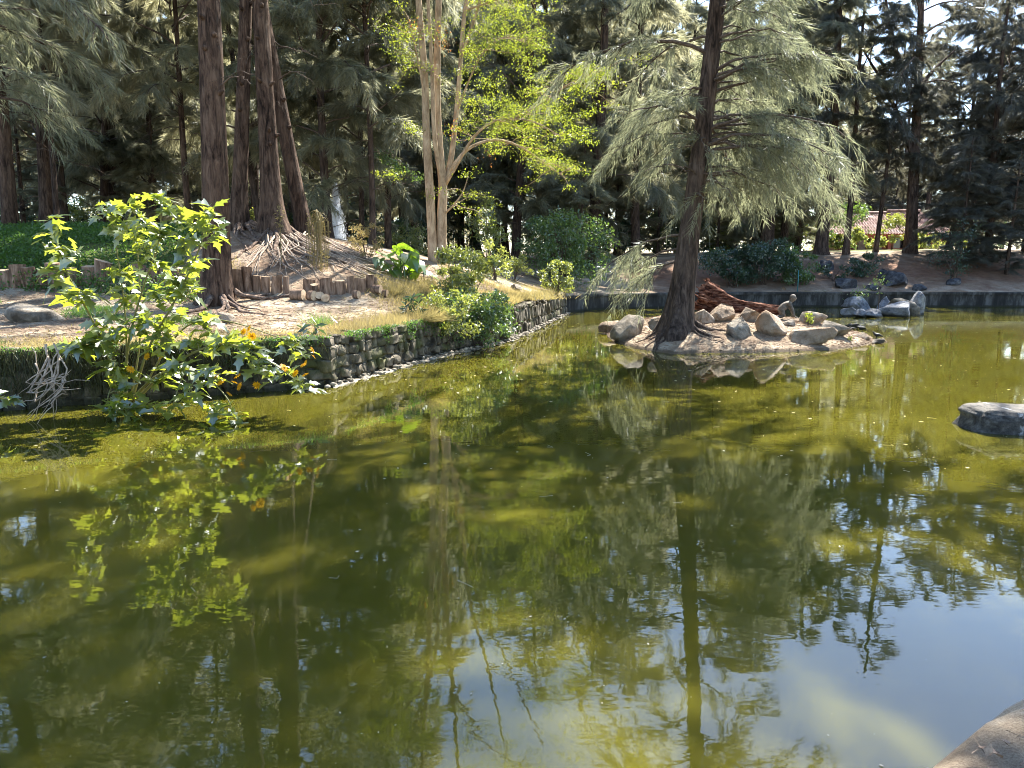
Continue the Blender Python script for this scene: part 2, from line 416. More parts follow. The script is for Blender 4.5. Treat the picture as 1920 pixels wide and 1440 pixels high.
# ground: pale dirt and needle litter; the attribute "green" says where grass grows
def ground_mat():
    m, nt, out = node_mat("ground_litter")
    v = coords(nt)
    f = noise(nt, v, 1.1, 8, 0.68)
    col = ramp(nt, [(0.36, (0.17, 0.12, 0.085)), (0.5, (0.38, 0.31, 0.22)), (0.63, (0.60, 0.53, 0.41))], f)
    f3 = noise(nt, v, 22, 5, 0.8)
    col = mixc(nt, ramp(nt, [(0.35, (0, 0, 0)), (0.75, (0.55, 0.55, 0.55))], f3), col, (0.15, 0.10, 0.07))
    at = N(nt, "ShaderNodeAttribute", _attribute_name="green")
    f2 = noise(nt, v, 5, 6, 0.7)
    gcol = ramp(nt, [(0.3, (0.035, 0.065, 0.015)), (0.6, (0.09, 0.13, 0.03)), (0.8, (0.20, 0.19, 0.07))], f2)
    mm = N(nt, "ShaderNodeMath", _operation='MULTIPLY_ADD'); nt.links.new(f2, mm.inputs[0]); mm.inputs[1].default_value = 1.4; mm.inputs[2].default_value = -0.7
    ma = N(nt, "ShaderNodeMath", _operation='ADD', _use_clamp=True); nt.links.new(at.outputs['Fac'], ma.inputs[0]); nt.links.new(mm.outputs[0], ma.inputs[1])
    sm = ramp(nt, [(0.35, (0, 0, 0)), (0.65, (1, 1, 1))], ma.outputs[0])
    col = mixc(nt, sm, col, gcol)
    ar = N(nt, "ShaderNodeAttribute", _attribute_name="russet")
    fr = noise(nt, v, 3, 6, 0.7)
    col = mixc(nt, ar.outputs['Fac'], col, ramp(nt, [(0.3, (0.07, 0.032, 0.02)), (0.7, (0.25, 0.115, 0.07))], fr))
    sx = nt.nodes.new('ShaderNodeSeparateXYZ'); nt.links.new(v, sx.inputs[0])
    wz = N(nt, 'ShaderNodeMath', _operation='MULTIPLY_ADD'); nt.links.new(f2, wz.inputs[0]); wz.inputs[1].default_value = -0.09; nt.links.new(sx.outputs[2], wz.inputs[2])
    col = mixc(nt, ramp(nt, [(0.0, (0.8, 0.8, 0.8)), (0.035, (0, 0, 0))], wz.outputs[0]), col, (0.06, 0.045, 0.03))
    b1 = N(nt, "ShaderNodeBump", Strength=0.7, Distance=0.06); nt.links.new(noise(nt, v, 6, 8, 0.75), b1.inputs['Height'])
    b2 = N(nt, "ShaderNodeBump", Strength=0.6, Distance=0.015); nt.links.new(noise(nt, v, 45, 5, 0.8), b2.inputs['Height']); nt.links.new(b1.outputs[0], b2.inputs['Normal'])
    f4 = noise(nt, v, 130, 4, 0.8)
    col = mixc(nt, ramp(nt, [(0.40, (0.6, 0.6, 0.6)), (0.56, (0, 0, 0))], f4), col, (0.14, 0.10, 0.07))
    b3 = N(nt, "ShaderNodeBump", Strength=0.7, Distance=0.006); nt.links.new(f4, b3.inputs['Height']); nt.links.new(b2.outputs[0], b3.inputs['Normal'])
    p = N(nt, "ShaderNodeBsdfPrincipled", Roughness=0.95); p.inputs['Specular IOR Level'].default_value = 0.1
    nt.links.new(col, p.inputs['Base Color']); nt.links.new(b3.outputs[0], p.inputs['Normal'])
    nt.links.new(p.outputs[0], out.inputs[0])
    return m
M['ground'] = ground_mat()

def water_mat():
    m, nt, out = node_mat("green_pond_water")
    v = coords(nt, (1, 1, 1))
    # slow swell, small ripples; stronger near the far shore where the fountain stirs the pond
    n1 = noise(nt, coords(nt, (1.0, 1.5, 1)), 1.1, 2, 0.5, 0.4)
    n2 = noise(nt, coords(nt, (1.0, 2.0, 1)), 5.0, 2, 0.5, 0.3)
    b1 = N(nt, "ShaderNodeBump", Strength=1.0, Distance=0.0013); nt.links.new(n1, b1.inputs['Height'])
    b2 = N(nt, "ShaderNodeBump", Strength=1.0, Distance=0.00045); nt.links.new(n2, b2.inputs['Height']); nt.links.new(b1.outputs[0], b2.inputs['Normal'])
    mur = noise(nt, v, 0.5, 4, 0.55)
    col = ramp(nt, [(0.3, (0.064, 0.060, 0.007)), (0.7, (0.086, 0.080, 0.010))], mur)
    p = N(nt, "ShaderNodeBsdfPrincipled", Roughness=0.015, IOR=1.6)
    p.inputs['Subsurface Weight'].default_value = 1.0
    p.inputs['Subsurface Radius'].default_value = (1.0, 1.0, 0.35)
    p.inputs['Subsurface Scale'].default_value = 0.16
    p.subsurface_method = 'RANDOM_WALK'
    p.inputs['Specular IOR Level'].default_value = 0.5
    nt.links.new(col, p.inputs['Base Color'])
    nt.links.new(b2.outputs[0], p.inputs['Normal'])
    nt.links.new(p.outputs[0], out.inputs[0])
    return m
M['water'] = water_mat()

# ------------------------------------------------------------------ pond outline and ground height
SHORE_A = [(-20, 3.4), (-12.0, 7.75), (-2.95, 12.35)]                 # wall under the shrub
SHORE_B = [(-2.95, 12.35), (-1.75, 16.1), (-0.14, 19.7)]               # wall running away
SHORE_B2 = [(-0.14, 19.7), (2.15, 30.6)]
SHORE_C = [(2.15, 30.6), (3.2, 32.6), (5.0, 33.6), (10.6, 35.0), (24, 34.9), (40, 34)]
LEDGE = [(60, 52), (10, 8.6), (1.83, 2.53), (1.32, 2.17), (-1.2, 0.35), (-6, -3), (-20, -4)]
POND = np.array(SHORE_A + SHORE_B[1:] + SHORE_B2[1:] + SHORE_C[1:] + [(60, 30), (60, 20)] + [(10, 8.6), (1.83, 2.53), (1.32, 2.17), (-1.2, 0.35), (-6, -3), (-20, -4)], dtype=float)

def inside(poly, x, y):
    r = np.zeros(len(x), dtype=bool); n = len(poly); j = n - 1
    for i in range(n):
        xi, yi = poly[i]; xj, yj = poly[j]
        c = ((yi > y) != (yj > y)) & (x < (xj - xi) * (y - yi) / (yj - yi + 1e-12) + xi)
        r ^= c; j = i
    return r

def dist_line(pl, x, y):
    d = np.full(len(x), 1e9); q = np.stack((x, y), -1)
    for a, b in zip(pl[:-1], pl[1:]):
        a = np.array(a, float); b = np.array(b, float); ab = b - a
        t = np.clip(((q - a) @ ab) / (ab @ ab), 0, 1)
        d = np.minimum(d, np.linalg.norm(q - a - t[:, None] * ab, axis=1))
    return d

CTRL = [(-20, 4, .8), (-16, 5.9, .82), (-12, 8.1, .82), (-9, 9.6, .84), (-6, 11.2, .82), (-3.1, 12.6, .78), (-2.6, 14, .78), (-1.9, 16.2, .80),
        (-0.9, 18, .82), (-0.25, 19.8, .84), (0.6, 24, .85), (1.5, 28, .85), (2.1, 30.9, .82), (3.2, 33, .72), (5, 34.2, .66), (10, 35.6, .64), (17, 35.6, .64), (24, 35.5, .64), (32, 35.5, .64),
        (-6.5, 16.5, 1.15), (-8.6, 13.6, 1.0), (-7.6, 13.0, .95), (-12, 13, 1.1), (-5.0, 14.2, .98), (-3.8, 16.9, 1.17), (-2.6, 16.5, 1.0),
        (-5.2, 16.9, 1.2), (-5.2, 17.5, 1.52), (-3.6, 17.6, 1.5), (-6.6, 17.4, 1.55), (-2.6, 18.2, 1.15), (-1.2, 18.6, .95),
        (-6.4, 20.5, 2.85), (-7.4, 20.5, 2.85), (-5.6, 20.8, 2.7), (-4.6, 20.2, 2.2), (-3.6, 20, 1.7), (-7, 22.5, 3.0), (-4.5, 24, 2.45),
        (-11.5, 16.75, 1.42), (-11.5, 17.5, 1.9), (-9.2, 16.75, 1.40), (-9.2, 17.5, 1.86), (-8.0, 17.5, 1.7), (-7.6, 16.7, 1.3), (-14, 17.4, 1.9), (-14, 24, 3.05), (-10, 23, 3.0), (-18, 28, 3.35), (-9, 28, 3.2), (-25, 20, 2.6), (-25, 30, 3.4), (-40, 40, 3.6),
        (-2.3, 24, 2.0), (-3.05, 21, 1.62), (-7, 32, 2.6), (-1.1, 21, 1.25), (0.2, 22.5, 0.98), (-1, 28, 1.75), (-.25, 35, 1.85), (2, 33.4, .92), (1.5, 36, 1.35), (2.5, 40, 1.9), (6, 38, 1.1),
        (-3.1, 39.5, 1.62), (-3.1, 37, 1.7), (0, 45, 2.0), (0, 60, 2.3), (-20, 60, 3.3), (0, 100, 3.2), (-40, 100, 3.6), (40, 100, 3.4),
        (12, 38.5, 1.35), (20, 38.5, 1.4), (28, 38.5, 1.4), (8, 42.5, 2.1), (12, 42, 2.4), (20, 42, 2.45), (28, 42, 2.45), (36, 42, 2.4), (20, 46, 2.6), (20, 60, 2.75), (30, 75, 2.9), (30, 62, 2.8), (50, 60, 2.6), (60, 40, 1.5),
        (70, 15, 1), (20, -10, .25), (0, -10, .25), (3, 1, .25), (10, 7, .25), (-3, -3, .25), (-20, -10, .3), (-30, -5, .6), (-60, 0, 1.5), (-60, 60, 4), (120, 0, 1), (140, 140, 4), (-140, 140, 5), (-140, -60, 1), (140, -60, 1), (0, 160, 4), (0, -60, .5)]
_c = np.array(CTRL, dtype=float)
def _k(d): return d
_D = np.linalg.norm(_c[:, None, :2] - _c[None, :, :2], axis=-1)
_A = np.block([[-_k(_D) - 0.0 * np.eye(len(_c)), np.ones((len(_c), 1))], [np.ones((1, len(_c))), np.zeros((1, 1))]])
_W = np.linalg.solve(_A, np.r_[_c[:, 2], 0])
def H(x, y):
    x = np.atleast_1d(np.asarray(x, float)); y = np.atleast_1d(np.asarray(y, float))
    d = np.sqrt((x[:, None] - _c[None, :, 0])**2 + (y[:, None] - _c[None, :, 1])**2)
    h = -_k(d) @ _W[:-1] + _W[-1]
    p = np.stack((x, y, 0 * x), -1)
    return h + 0.035 * fbm(p, 0.9, 2) + 0.02 * fbm(p, 3.0, 4, 2)
def h1(x, y): return float(H([x], [y])[0])

def poly_mask(pts, x, y, soft=0.6):
    pts = np.array(pts, float)
    ins = inside(pts, x, y); d = dist_line(list(map(tuple, pts)) + [tuple(pts[0])], x, y)
    return np.clip(0.5 + np.where(ins, d, -d) / soft, 0, 1)

LAWN = [(-30, 17), (-9.6, 17.2), (-7.9, 17.3), (-7.8, 19.5), (-8.6, 22.5), (-12, 25), (-30, 26)]
def green_at(x, y):
    p = np.stack((x, y, 0 * x), -1)
    g = poly_mask(LAWN, x, y)
    dB = dist_line(SHORE_A[1:] + SHORE_B[1:] + SHORE_B2[1:], x, y)
    edge = np.clip(1.15 - dB / 1.0, 0, 1) * 0.62
    g = np.maximum(g, edge)
    g = np.maximum(g, 0.65 * np.exp(-((x + 1.5)**2 / 4 + (y - 19)**2 / 6)))
    g = np.maximum(g, 0.5 * np.exp(-((x + 0.8)**2 / 5 + (y - 27)**2 / 20)))
    g = np.maximum(g, 0.6 * np.exp(-((x + 7.6)**2 / 1.5 + (y - 17.6)**2 / 2)))
    g = np.maximum(g, 0.5 * np.clip(fbm(p, 0.25, 9) + 0.2, 0, 1) * (y > 26))
    g = np.maximum(g, 0.75 * np.exp(-((x - 22)**2 / 60 + (y - 50)**2 / 30)))
    return np.clip(g, 0, 1)

def russet_at(x, y):
    return np.clip(np.exp(-((y - 39)**2 / 12)) * (x > 6) * 0.85 + 0.5 * np.exp(-((x + 5.8)**2 / 3 + (y - 19)**2 / 3)), 0, 1)

def build_ground():
    xs = np.r_[-150, -110, -80, -60, -48, -40, -34, np.arange(-29, -12, 0.5), np.arange(-12, 7, 0.14), np.arange(7, 40, 0.5), 42, 46, 52, 60, 75, 100, 150]
    ys = np.r_[-60, -40, -25, -15, -10, -7, np.arange(-5, 7, 0.5), np.arange(7, 26, 0.14), np.arange(26, 46, 0.3), np.arange(46, 70, 1.0), 72, 80, 90, 100, 120, 140, 165]
    X, Y = np.meshgrid(xs, ys); x, y = X.ravel(), Y.ravel()
    z = np.concatenate([H(x[i:i + 20000], y[i:i + 20000]) for i in range(0, len(x), 20000)])
    ins = inside(POND, x, y); d = dist_line(list(map(tuple, POND)) + [tuple(POND[0])], x, y)
    z = np.where(ins, -1.3, z)
    z = np.where(~ins & (d < 0.12), -1.3, z)
    V = np.stack((x, y, z), -1)
    nx, ny = len(xs), len(ys)
    i = np.arange(ny - 1)[:, None] * nx; j = np.arange(nx - 1)[None, :]
    F = np.stack((i + j, i + j + 1, i + nx + j + 1, i + nx + j), -1).reshape(-1, 4)
    me = make_mesh("ground", V, [F], M['ground'], smooth=True)
    for nm, fn in (("green", green_at), ("russet", russet_at)):
        a = me.attributes.new(nm, 'FLOAT', 'POINT'); a.data.foreach_set("value", fn(x, y).astype(np.float32))
    o = put("ground", me); tag(o, kind='structure')
build_ground()

# water body
def build_water():
    poly = POND.copy()
    c = poly.mean(0)
    out = []
    n = len(poly)
    for i in range(n):                       # push the outline 0.18 m under the banks
        a, b, d = poly[i - 1], poly[i], poly[(i + 1) % n]
        n1 = np.array(((b - a)[1], -(b - a)[0])); n1 /= np.linalg.norm(n1)
        n2 = np.array(((d - b)[1], -(d - b)[0])); n2 /= np.linalg.norm(n2)
        m_ = n1 + n2; m_ /= np.linalg.norm(m_)
        area_sign = -1.0
        out.append(b + area_sign * m_ * 0.18)
    out = np.array(out)
    V = np.vstack((np.c_[out, np.zeros(n)], np.c_[out, np.full(n, -1.25)]))
    me = bpy.data.meshes.new("pond_water")
    faces = [list(range(n)), list(range(2 * n - 1, n - 1, -1))] + [[i, i + n, (i + 1) % n + n, (i + 1) % n] for i in range(n)]
    me.from_pydata([tuple(v) for v in V], [], faces)
    me.materials.append(M['water'])
    import bmesh
    bm = bmesh.new(); bm.from_mesh(me); bmesh.ops.recalc_face_normals(bm, faces=bm.faces); bmesh.ops.triangulate(bm, faces=bm.faces); bm.to_mesh(me); bm.free()
    tag(put("water", me), kind='structure')
build_water()

# ------------------------------------------------------------------ retaining walls
def along(pl, n):
    pl = np.array(pl, float); d = np.r_[0, np.cumsum(np.linalg.norm(np.diff(pl, axis=0), axis=1))]
    t = np.linspace(0, d[-1], n)
    return np.stack((np.interp(t, d, pl[:, 0]), np.interp(t, d, pl[:, 1])), -1), d[-1]

def stone_meshes(k, mat, rng):
    """unit irregular blocks: a bevelled, crooked box about 1 x 1 x 1"""
    res = []
    for i in range(k):
        V, F = ico(3)
        V = V.copy()
        q = np.sign(V) * np.abs(V) ** 0.30
        q *= 0.5 / np.abs(q).max()
        q *= rng.uniform(0.85, 1.08, 3)
        q += 0.17 * np.stack([fbm(V, 1.5, 10 + i * 3 + c, 4) for c in range(3)], -1)
        res.append(make_mesh("stone", q, [F], mat, smooth=False))
    return res

def stone_wall(name, label, line, top, thick, size, rng, side=1, limit=300, course=None):
    """rubble wall: a core and courses of single stones on the water face and the top"""
    pl = np.array(line, float)
    root = thing(name, label, 'wall', (pl[0][0], pl[0][1], 0))
    ms = stone_meshes(6, M['wall_stone'], rng)
    core = MB()
    pts, L = along(pl, max(2, int(12)))
    T = norm(np.gradient(pts, axis=0)); Nn = np.stack((-T[:, 1], T[:, 0]), -1) * side      # towards the bank
    prof = [(0.03, -0.9), (0.03, top - 0.06), (thick, top - 0.04), (thick, -0.9)]
    R = np.array([[(*(p + n_ * o), z) for o, z in prof] for p, n_ in zip(pts, Nn)])
    n, k = R.shape[:2]
    i = np.arange(n - 1)[:, None] * k; j = np.arange(k - 1)[None, :]
    F = np.stack((i + j, i + j + 1, i + k + j + 1, i + k + j), -1).reshape(-1, 4)
    core.add(R.reshape(-1, 3), F); core.put("core", M['wall_core'], root)
    cnt = 0; z = -0.12; jobs = []
    while z < top - 0.02:
        hrow = size * rng.uniform(0.55, 1.0) if course is None else course
        if z + hrow > top - 0.04: hrow = max(top - z + 0.02, 0.08)
        s = rng.uniform(-0.2, 0)
        while s < L:
            w = size * rng.uniform(0.6, 1.7)
            jobs.append((s + w / 2, z + hrow / 2 + rng.uniform(-.015, .015), w, hrow)); s += w
        z += hrow
    rng.shuffle(jobs)
    for s, zc, w, h_ in jobs[:limit]:
        if s > L or s < 0: continue
        f = s / L * (n - 1); a = int(min(f, n - 2)); fr = f - a
        p = pts[a] * (1 - fr) + pts[a + 1] * fr; nn = Nn[a]; t = T[a]
        dep = 0.3
        q = p + nn * (dep / 2 - 0.03 + rng.uniform(-0.035, 0.03))
        o = put("stone", ms[rng.integers(len(ms))], root, (q[0] - pl[0][0], q[1] - pl[0][1], zc),
                (rng.uniform(-.12, .12), rng.uniform(-.22, .22), math.atan2(t[1], t[0]) + rng.uniform(-.08, .08) + (math.pi if rng.random() < .5 else 0)),
                (w * rng.uniform(.95, 1.12), dep, h_ * rng.uniform(.92, 1.2)))
    return root

rw = np.random.default_rng(21)
stone_wall('stone_wall', 'mossy rubble stone retaining wall in shade behind the big-leaved shrub', [(-12, 7.75), (-2.95, 12.35)], 0.80, 0.45, 0.23, rw, 1, 300)
stone_wall('stone_wall', 'sunlit rubble stone retaining wall running from the corner to the bank bushes', [(-2.95, 12.35), (-1.75, 16.1), (-0.14, 19.7)], 0.79, 0.45, 0.22, rw, 1, 300)
stone_wall('stone_wall', 'low pond wall of upright stones beyond the bank bushes, ending at the bright bush', [(-0.14, 19.7), (2.15, 30.6)], 0.82, 0.45, 0.3, rw, 1, 300, course=0.42)

def sweep(mb, line, prof, side=1, n=40, jit=0.0, rng=None, mi=0):
    pts, L = along(line, n)
    T = norm(np.gradient(pts, axis=0)); Nn = np.stack((-T[:, 1], T[:, 0]), -1) * side
    R = np.array([[(*(p + n_ * o), z) for o, z in prof] for p, n_ in zip(pts, Nn)])
    if jit: R = R + (rng or RNG).uniform(-jit, jit, R.shape)
    n, k = R.shape[:2]
    i = np.arange(n - 1)[:, None] * k; j = np.arange(k - 1)[None, :]
    F = np.stack((i + j, i + j + 1, i + k + j + 1, i + k + j), -1).reshape(-1, 4)
    mb.add(R.reshape(-1, 3), F, mi)

# far wall of stained render with a coping
fw = thing('pond_wall', 'long dark stained wall with a thin coping along the far shore', 'wall', (2.15, 30.6, 0))
b = MB(); sweep(b, SHORE_C, [(0.05, -1.0), (0.05, 0.56), (0.4, 0.56), (0.4, -1.0)], 1, 60); b.put('wall_face', M['wall_dark'], fw)
b = MB(); sweep(b, SHORE_C, [(-0.01, 0.563), (-0.01, 0.66), (0.46, 0.67), (0.46, 0.563), (-0.01, 0.563)], 1, 60, 0.008); b.put('coping', M['wall_dark'], fw)
# pale kerb at the foot of the running wall
kb = MB(); sweep(kb, [(-2.95, 12.25), (-1.70, 16.05), (-0.08, 19.65), (2.2, 30.5)], [(-0.16, -0.6), (-0.12, 0.0), (-0.04, 0.018), (0.03, 0.03), (0.03, -0.6)], 1, 160, 0.028)
tag(put('kerb_strip', kb.mesh('kerb_strip', M['kerb'])), kind='structure')

# near ledge (bottom right corner)
lb = MB(); sweep(lb, [(-20, -4), (-6, -3), (-1.2, 0.35), (1.32, 2.17), (1.83, 2.53), (10, 8.6), (60, 52)], [(0.06, -1.3), (0.065, 0.36), (0.03, 0.42), (-0.03, 0.45), (-0.25, 0.465), (-0.7, 0.46), (-1.4, 0.47), (-4.5, 0.46)], 1, 420, 0.03, np.random.default_rng(3))
tag(put('pond_edge_path', lb.mesh('pond_edge_path', M['ground'])), kind='structure')

# ------------------------------------------------------------------ trees
def rand_dirs(rng, n):
    return norm(rng.normal(size=(n, 3)))

def needles(base, d, length, width, rng):
    """one thin triangle per needle"""
    side = norm(np.cross(d, rand_dirs(rng, len(d)))) * (width / 2)[:, None]
    V = np.stack((base - side, base + side, base + d * length[:, None]), 1).reshape(-1, 3)
    return V, np.arange(len(V)).reshape(-1, 3)

def branch_path(p0, az, L, up, droop, rng, n=9, wig=0.06):
    s = np.linspace(0, 1, n)
    a = az + np.cumsum(rng.normal(0, 0.10, n)) * 0.6
    step = L / (n - 1)
    dx = np.r_[0, np.cumsum(np.cos(a[1:]) * step)]; dy = np.r_[0, np.cumsum(np.sin(a[1:]) * step)]
    z = L * (up * s - droop * s**2)
    pts = np.stack((dx, dy, z), -1) + np.array(p0)
    pts[1:] += rng.normal(0, wig * 0.4, (n - 1, 3))
    return pts

def foliage_on(path, L, rng, nl, nw, K, sub_gap, node_gap, sub_len, wood, wr, droop=0.42, start=0.18):
    """sprays of drooping needles on side twigs along a branch; returns node base and direction arrays"""
    n = max(3, int(L / sub_gap))
    ss = rng.uniform(start, 1.0, n) ** 0.85
    ss[-1] = 1.0
    idx = ss * (len(path) - 1)
    i0 = np.clip(idx.astype(int), 0, len(path) - 2); fr = (idx - i0)[:, None]
    p = path[i0] * (1 - fr) + path[i0 + 1] * fr
    t = norm(path[i0 + 1] - path[i0])
    sgn = np.where(rng.random(n) < 0.5, -1, 1)
    ang = sgn * rng.uniform(0.35, 1.25, n)
    ang[-1] = 0
    ca, sa = np.cos(ang), np.sin(ang)
    d = np.stack((t[:, 0] * ca - t[:, 1] * sa, t[:, 0] * sa + t[:, 1] * ca, t[:, 2] + rng.normal(0.05, 0.25, n)), -1)
    d = norm(d)
    ln = sub_len * rng.uniform(0.5, 1.25, n) * (1.15 - 0.5 * ss)
    B, D = [], []
    for k in range(n):
        m = max(3, int(ln[k] / node_gap))
        q = np.linspace(0, 1, m)[:, None]
        pts = p[k] + d[k] * ln[k] * q + np.array((0, 0, -1.0)) * (droop * ln[k] * q**2)
        tang = norm(d[k] + np.array((0, 0, -2 * droop)) * q)
        B.append(pts[1:]); D.append(tang[1:])
        if wood is not None:
            add_tube(wood, pts[[0, m // 2, -1]], [wr, wr * 0.7, wr * 0.3], 3, 1, cap=False)
    B = np.repeat(np.concatenate(B), K, axis=0); D = np.repeat(np.concatenate(D), K, axis=0)
    m = len(B)
    B = B + rng.normal(0, node_gap * 0.35, B.shape)
    D = norm(D * 0.9 + rand_dirs(rng, m) * 0.66 + np.array((0, 0, -0.26)))
    return needles(B, D, nl * rng.uniform(0.55, 1.2, m), nw * rng.uniform(0.7, 1.3, m), rng)

def crown_mesh(name, seed, Ht, z0, nb, Lmax, nl, nw, K, sub_gap, node_gap, sub_len, mats, axis=None, branches=None, br=0.05, wood_subs=True, skew=0.0, dead=0):
    """branches from z0 to the top of a tree Ht tall; branches: extra rows (z, azimuth, length, up, droop)"""
    rng = np.random.default_rng(seed)
    mb = MB()
    rows = list(branches or [])
    for k in range(nb):
        t = (k + rng.uniform(0, 1)) / nb
        z = z0 + (Ht - z0) * t * 0.97
        prof = (1 - t) ** 0.75 * (0.55 + 0.45 * min(1, t / 0.18)) + 0.08
        rows.append((z, k * 2.399 + rng.normal(0, 0.5), Lmax * prof * rng.uniform(0.55, 1.15), rng.uniform(0.25, 0.85) + 0.5 * t, rng.uniform(0.25, 0.75)))
    for (z, az, L, up, droop) in rows:
        a = axis(z) if axis else np.array((0, 0, z))
        path = branch_path(a, az, L, up, droop, rng)
        r0 = br * (0.35 + 0.65 * L / Lmax)
        add_tube(mb, path, np.linspace(r0, r0 * 0.2, len(path)), 5, 1, cap=False)
        V, F = foliage_on(path, L, rng, nl, nw, K, sub_gap, node_gap, sub_len, mb if wood_subs else None, max(0.006, r0 * 0.22))
        mb.add(V, F, 0)
    for k in range(dead):                                                # bare dead twigs under the crown
        z = z0 * rng.uniform(0.35, 1.1)
        path = branch_path(axis(z) if axis else (0, 0, z), rng.uniform(0, 6.28), rng.uniform(0.6, 2.4), rng.uniform(-.1, .5), rng.uniform(.2, .7), rng)
        add_tube(mb, path, np.linspace(0.02, 0.005, len(path)), 4, 1, cap=False)
        for j in range(3):
            i = rng.integers(3, 8)
            p2 = branch_path(path[i], rng.uniform(0, 6.28), rng.uniform(0.3, 0.9), rng.uniform(-.3, .4), .5, rng)
            add_tube(mb, p2, np.linspace(0.008, 0.003, len(p2)), 3, 1, cap=False)
    return mb.mesh(name, mats)

def trunk_axis(base, top, Ht, bow, rng):
    """a function z -> centre of the trunk, local to base: leaning and a little crooked"""
    base = np.array(base); top = np.array(top)
    d = (top - base); d = d / max(d[2], 0.1)
    ph = rng.uniform(0, 6.28, 2)
    def f(z):
        z = np.asarray(z, float)
        w = bow * (np.sin(z * 0.35 + ph[0]) - math.sin(ph[0])); w2 = bow * (np.sin(z * 0.28 + ph[1]) - math.sin(ph[1]))
        return np.stack((d[0] * z + w, d[1] * z + w2, z), -1)
    return f

def trunk_shape(mb, f, Ht, r0, flare, lobes, seed, seg=20, rough=0.05, nz=60, z_low=-0.4, taper=0.8, mi=0, quick=0.0):
    rng = np.random.default_rng(seed)
    z = np.r_[np.linspace(z_low, 1.6, 22), np.linspace(1.75, Ht, nz)]
    path = f(z)
    r = r0 * (1 - taper * np.clip(z, 0, None) / Ht) * (1 - quick + quick * np.exp(-np.clip(z, 0, None) / 2.2))
    ph = rng.uniform(0, 6.28, lobes); wd = rng.uniform(0.25, 0.5, lobes); am = rng.uniform(0.6, 1.3, lobes)
    zz = z
    def fl(i, a):
        e = np.exp(-np.clip(zz[i] + 0.1, 0, None) / (0.5 * flare + 0.12))
        lob = np.zeros((len(i), len(a)))
        for k in range(lobes):
            da = np.angle(np.exp(1j * (a - ph[k])))
            lob += am[k] * np.exp(-(da / wd[k])**2)[None, :]
        base = 1 + e[:, None] * flare * (0.35 + 0.75 * lob)
        q = np.stack((np.cos(a)[None, :] * np.ones((len(i), 1)), np.sin(a)[None, :] * np.ones((len(i), 1)), zz[i][:, None] * 0.35 * np.ones(len(a))), -1).reshape(-1, 3)
        n_ = fbm(q, 1.6, seed % 9, 3).reshape(len(i), len(a))
        ridge = np.sin(a * 9 + 3 * np.sin(zz[i] * 0.7)[:, None] * 0.6)[...] if True else 0
        return base * (1 + rough * n_ + rough * 0.25 * ridge)
    add_tube(mb, path, r, seg, mi, True, flare=fl)
    return path

def root_path(x, y, az, L, rng, z_up=0.05, start=0.0, drop=0.06):
    n = 9
    a = az + np.cumsum(rng.normal(0, 0.22, n))
    px = x + np.cos(az) * start + np.r_[0, np.cumsum(np.cos(a[1:]) * L / (n - 1))]
    py = y + np.sin(az) * start + np.r_[0, np.cumsum(np.sin(a[1:]) * L / (n - 1))]
    return px, py

def add_roots(root, x, y, n, az0, az1, L0, L1, r, rng, zf=None, start=0.25, lift=0.04, mat='root'):
    for k in range(n):
        az = rng.uniform(az0, az1); L = rng.uniform(L0, L1)
        px, py = root_path(x, y, az, L, rng, start=start)
        z = (zf(px, py) if zf else H(px, py)) + lift * rng.uniform(-0.3, 1.4) + np.r_[0.16, 0.08, 0.03, np.zeros(6)] * (r / 0.05)
        z[-1] -= 0.06
        rr = r * rng.uniform(0.5, 1.3)
        mb = MB(); add_tube(mb, np.stack((px, py, z), -1), np.linspace(rr, rr * 0.25, 9), 7, 0, True, lump=0.15, seed=int(rng.integers(20)))
        mb.put('root', M[mat], root)

M['needle_shaded'] = leafy('shade_toned_needles', (0.045, 0.062, 0.054), (0.12, 0.145, 0.115), 0.5, 0.45, 0.45, 0.05, 0.7, (0.062, 0.066, 0.05), 0.5)  # shade on the right-hand trees put into the needle colour
NB = [M['needle_bg'], M['twig']]
NN = [M['needle'], M['twig']]
# shared crowns for the wood (made for trees 20 m tall)
CROWN = [
    crown_mesh('crown', 101, 20, 2.6, 50, 4.6, 0.48, 0.027, 15, 0.20, 0.09, 1.25, NB, wood_subs=False, dead=6),
    crown_mesh('crown', 102, 20, 4.6, 46, 4.4, 0.48, 0.027, 15, 0.20, 0.09, 1.20, NB, wood_subs=False, dead=10),
    crown_mesh('crown', 103, 20, 1.4, 54, 4.6, 0.48, 0.027, 15, 0.20, 0.09, 1.30, NB, wood_subs=False, dead=3),
    crown_mesh('crown', 104, 20, 6.2, 42, 4.6, 0.48, 0.027, 15, 0.20, 0.09, 1.20, NB, wood_subs=False, dead=12),
    crown_mesh('crown', 105, 20, 2.2, 46, 3.6, 0.48, 0.027, 15, 0.20, 0.09, 1.10, NB, wood_subs=False, dead=7),
]

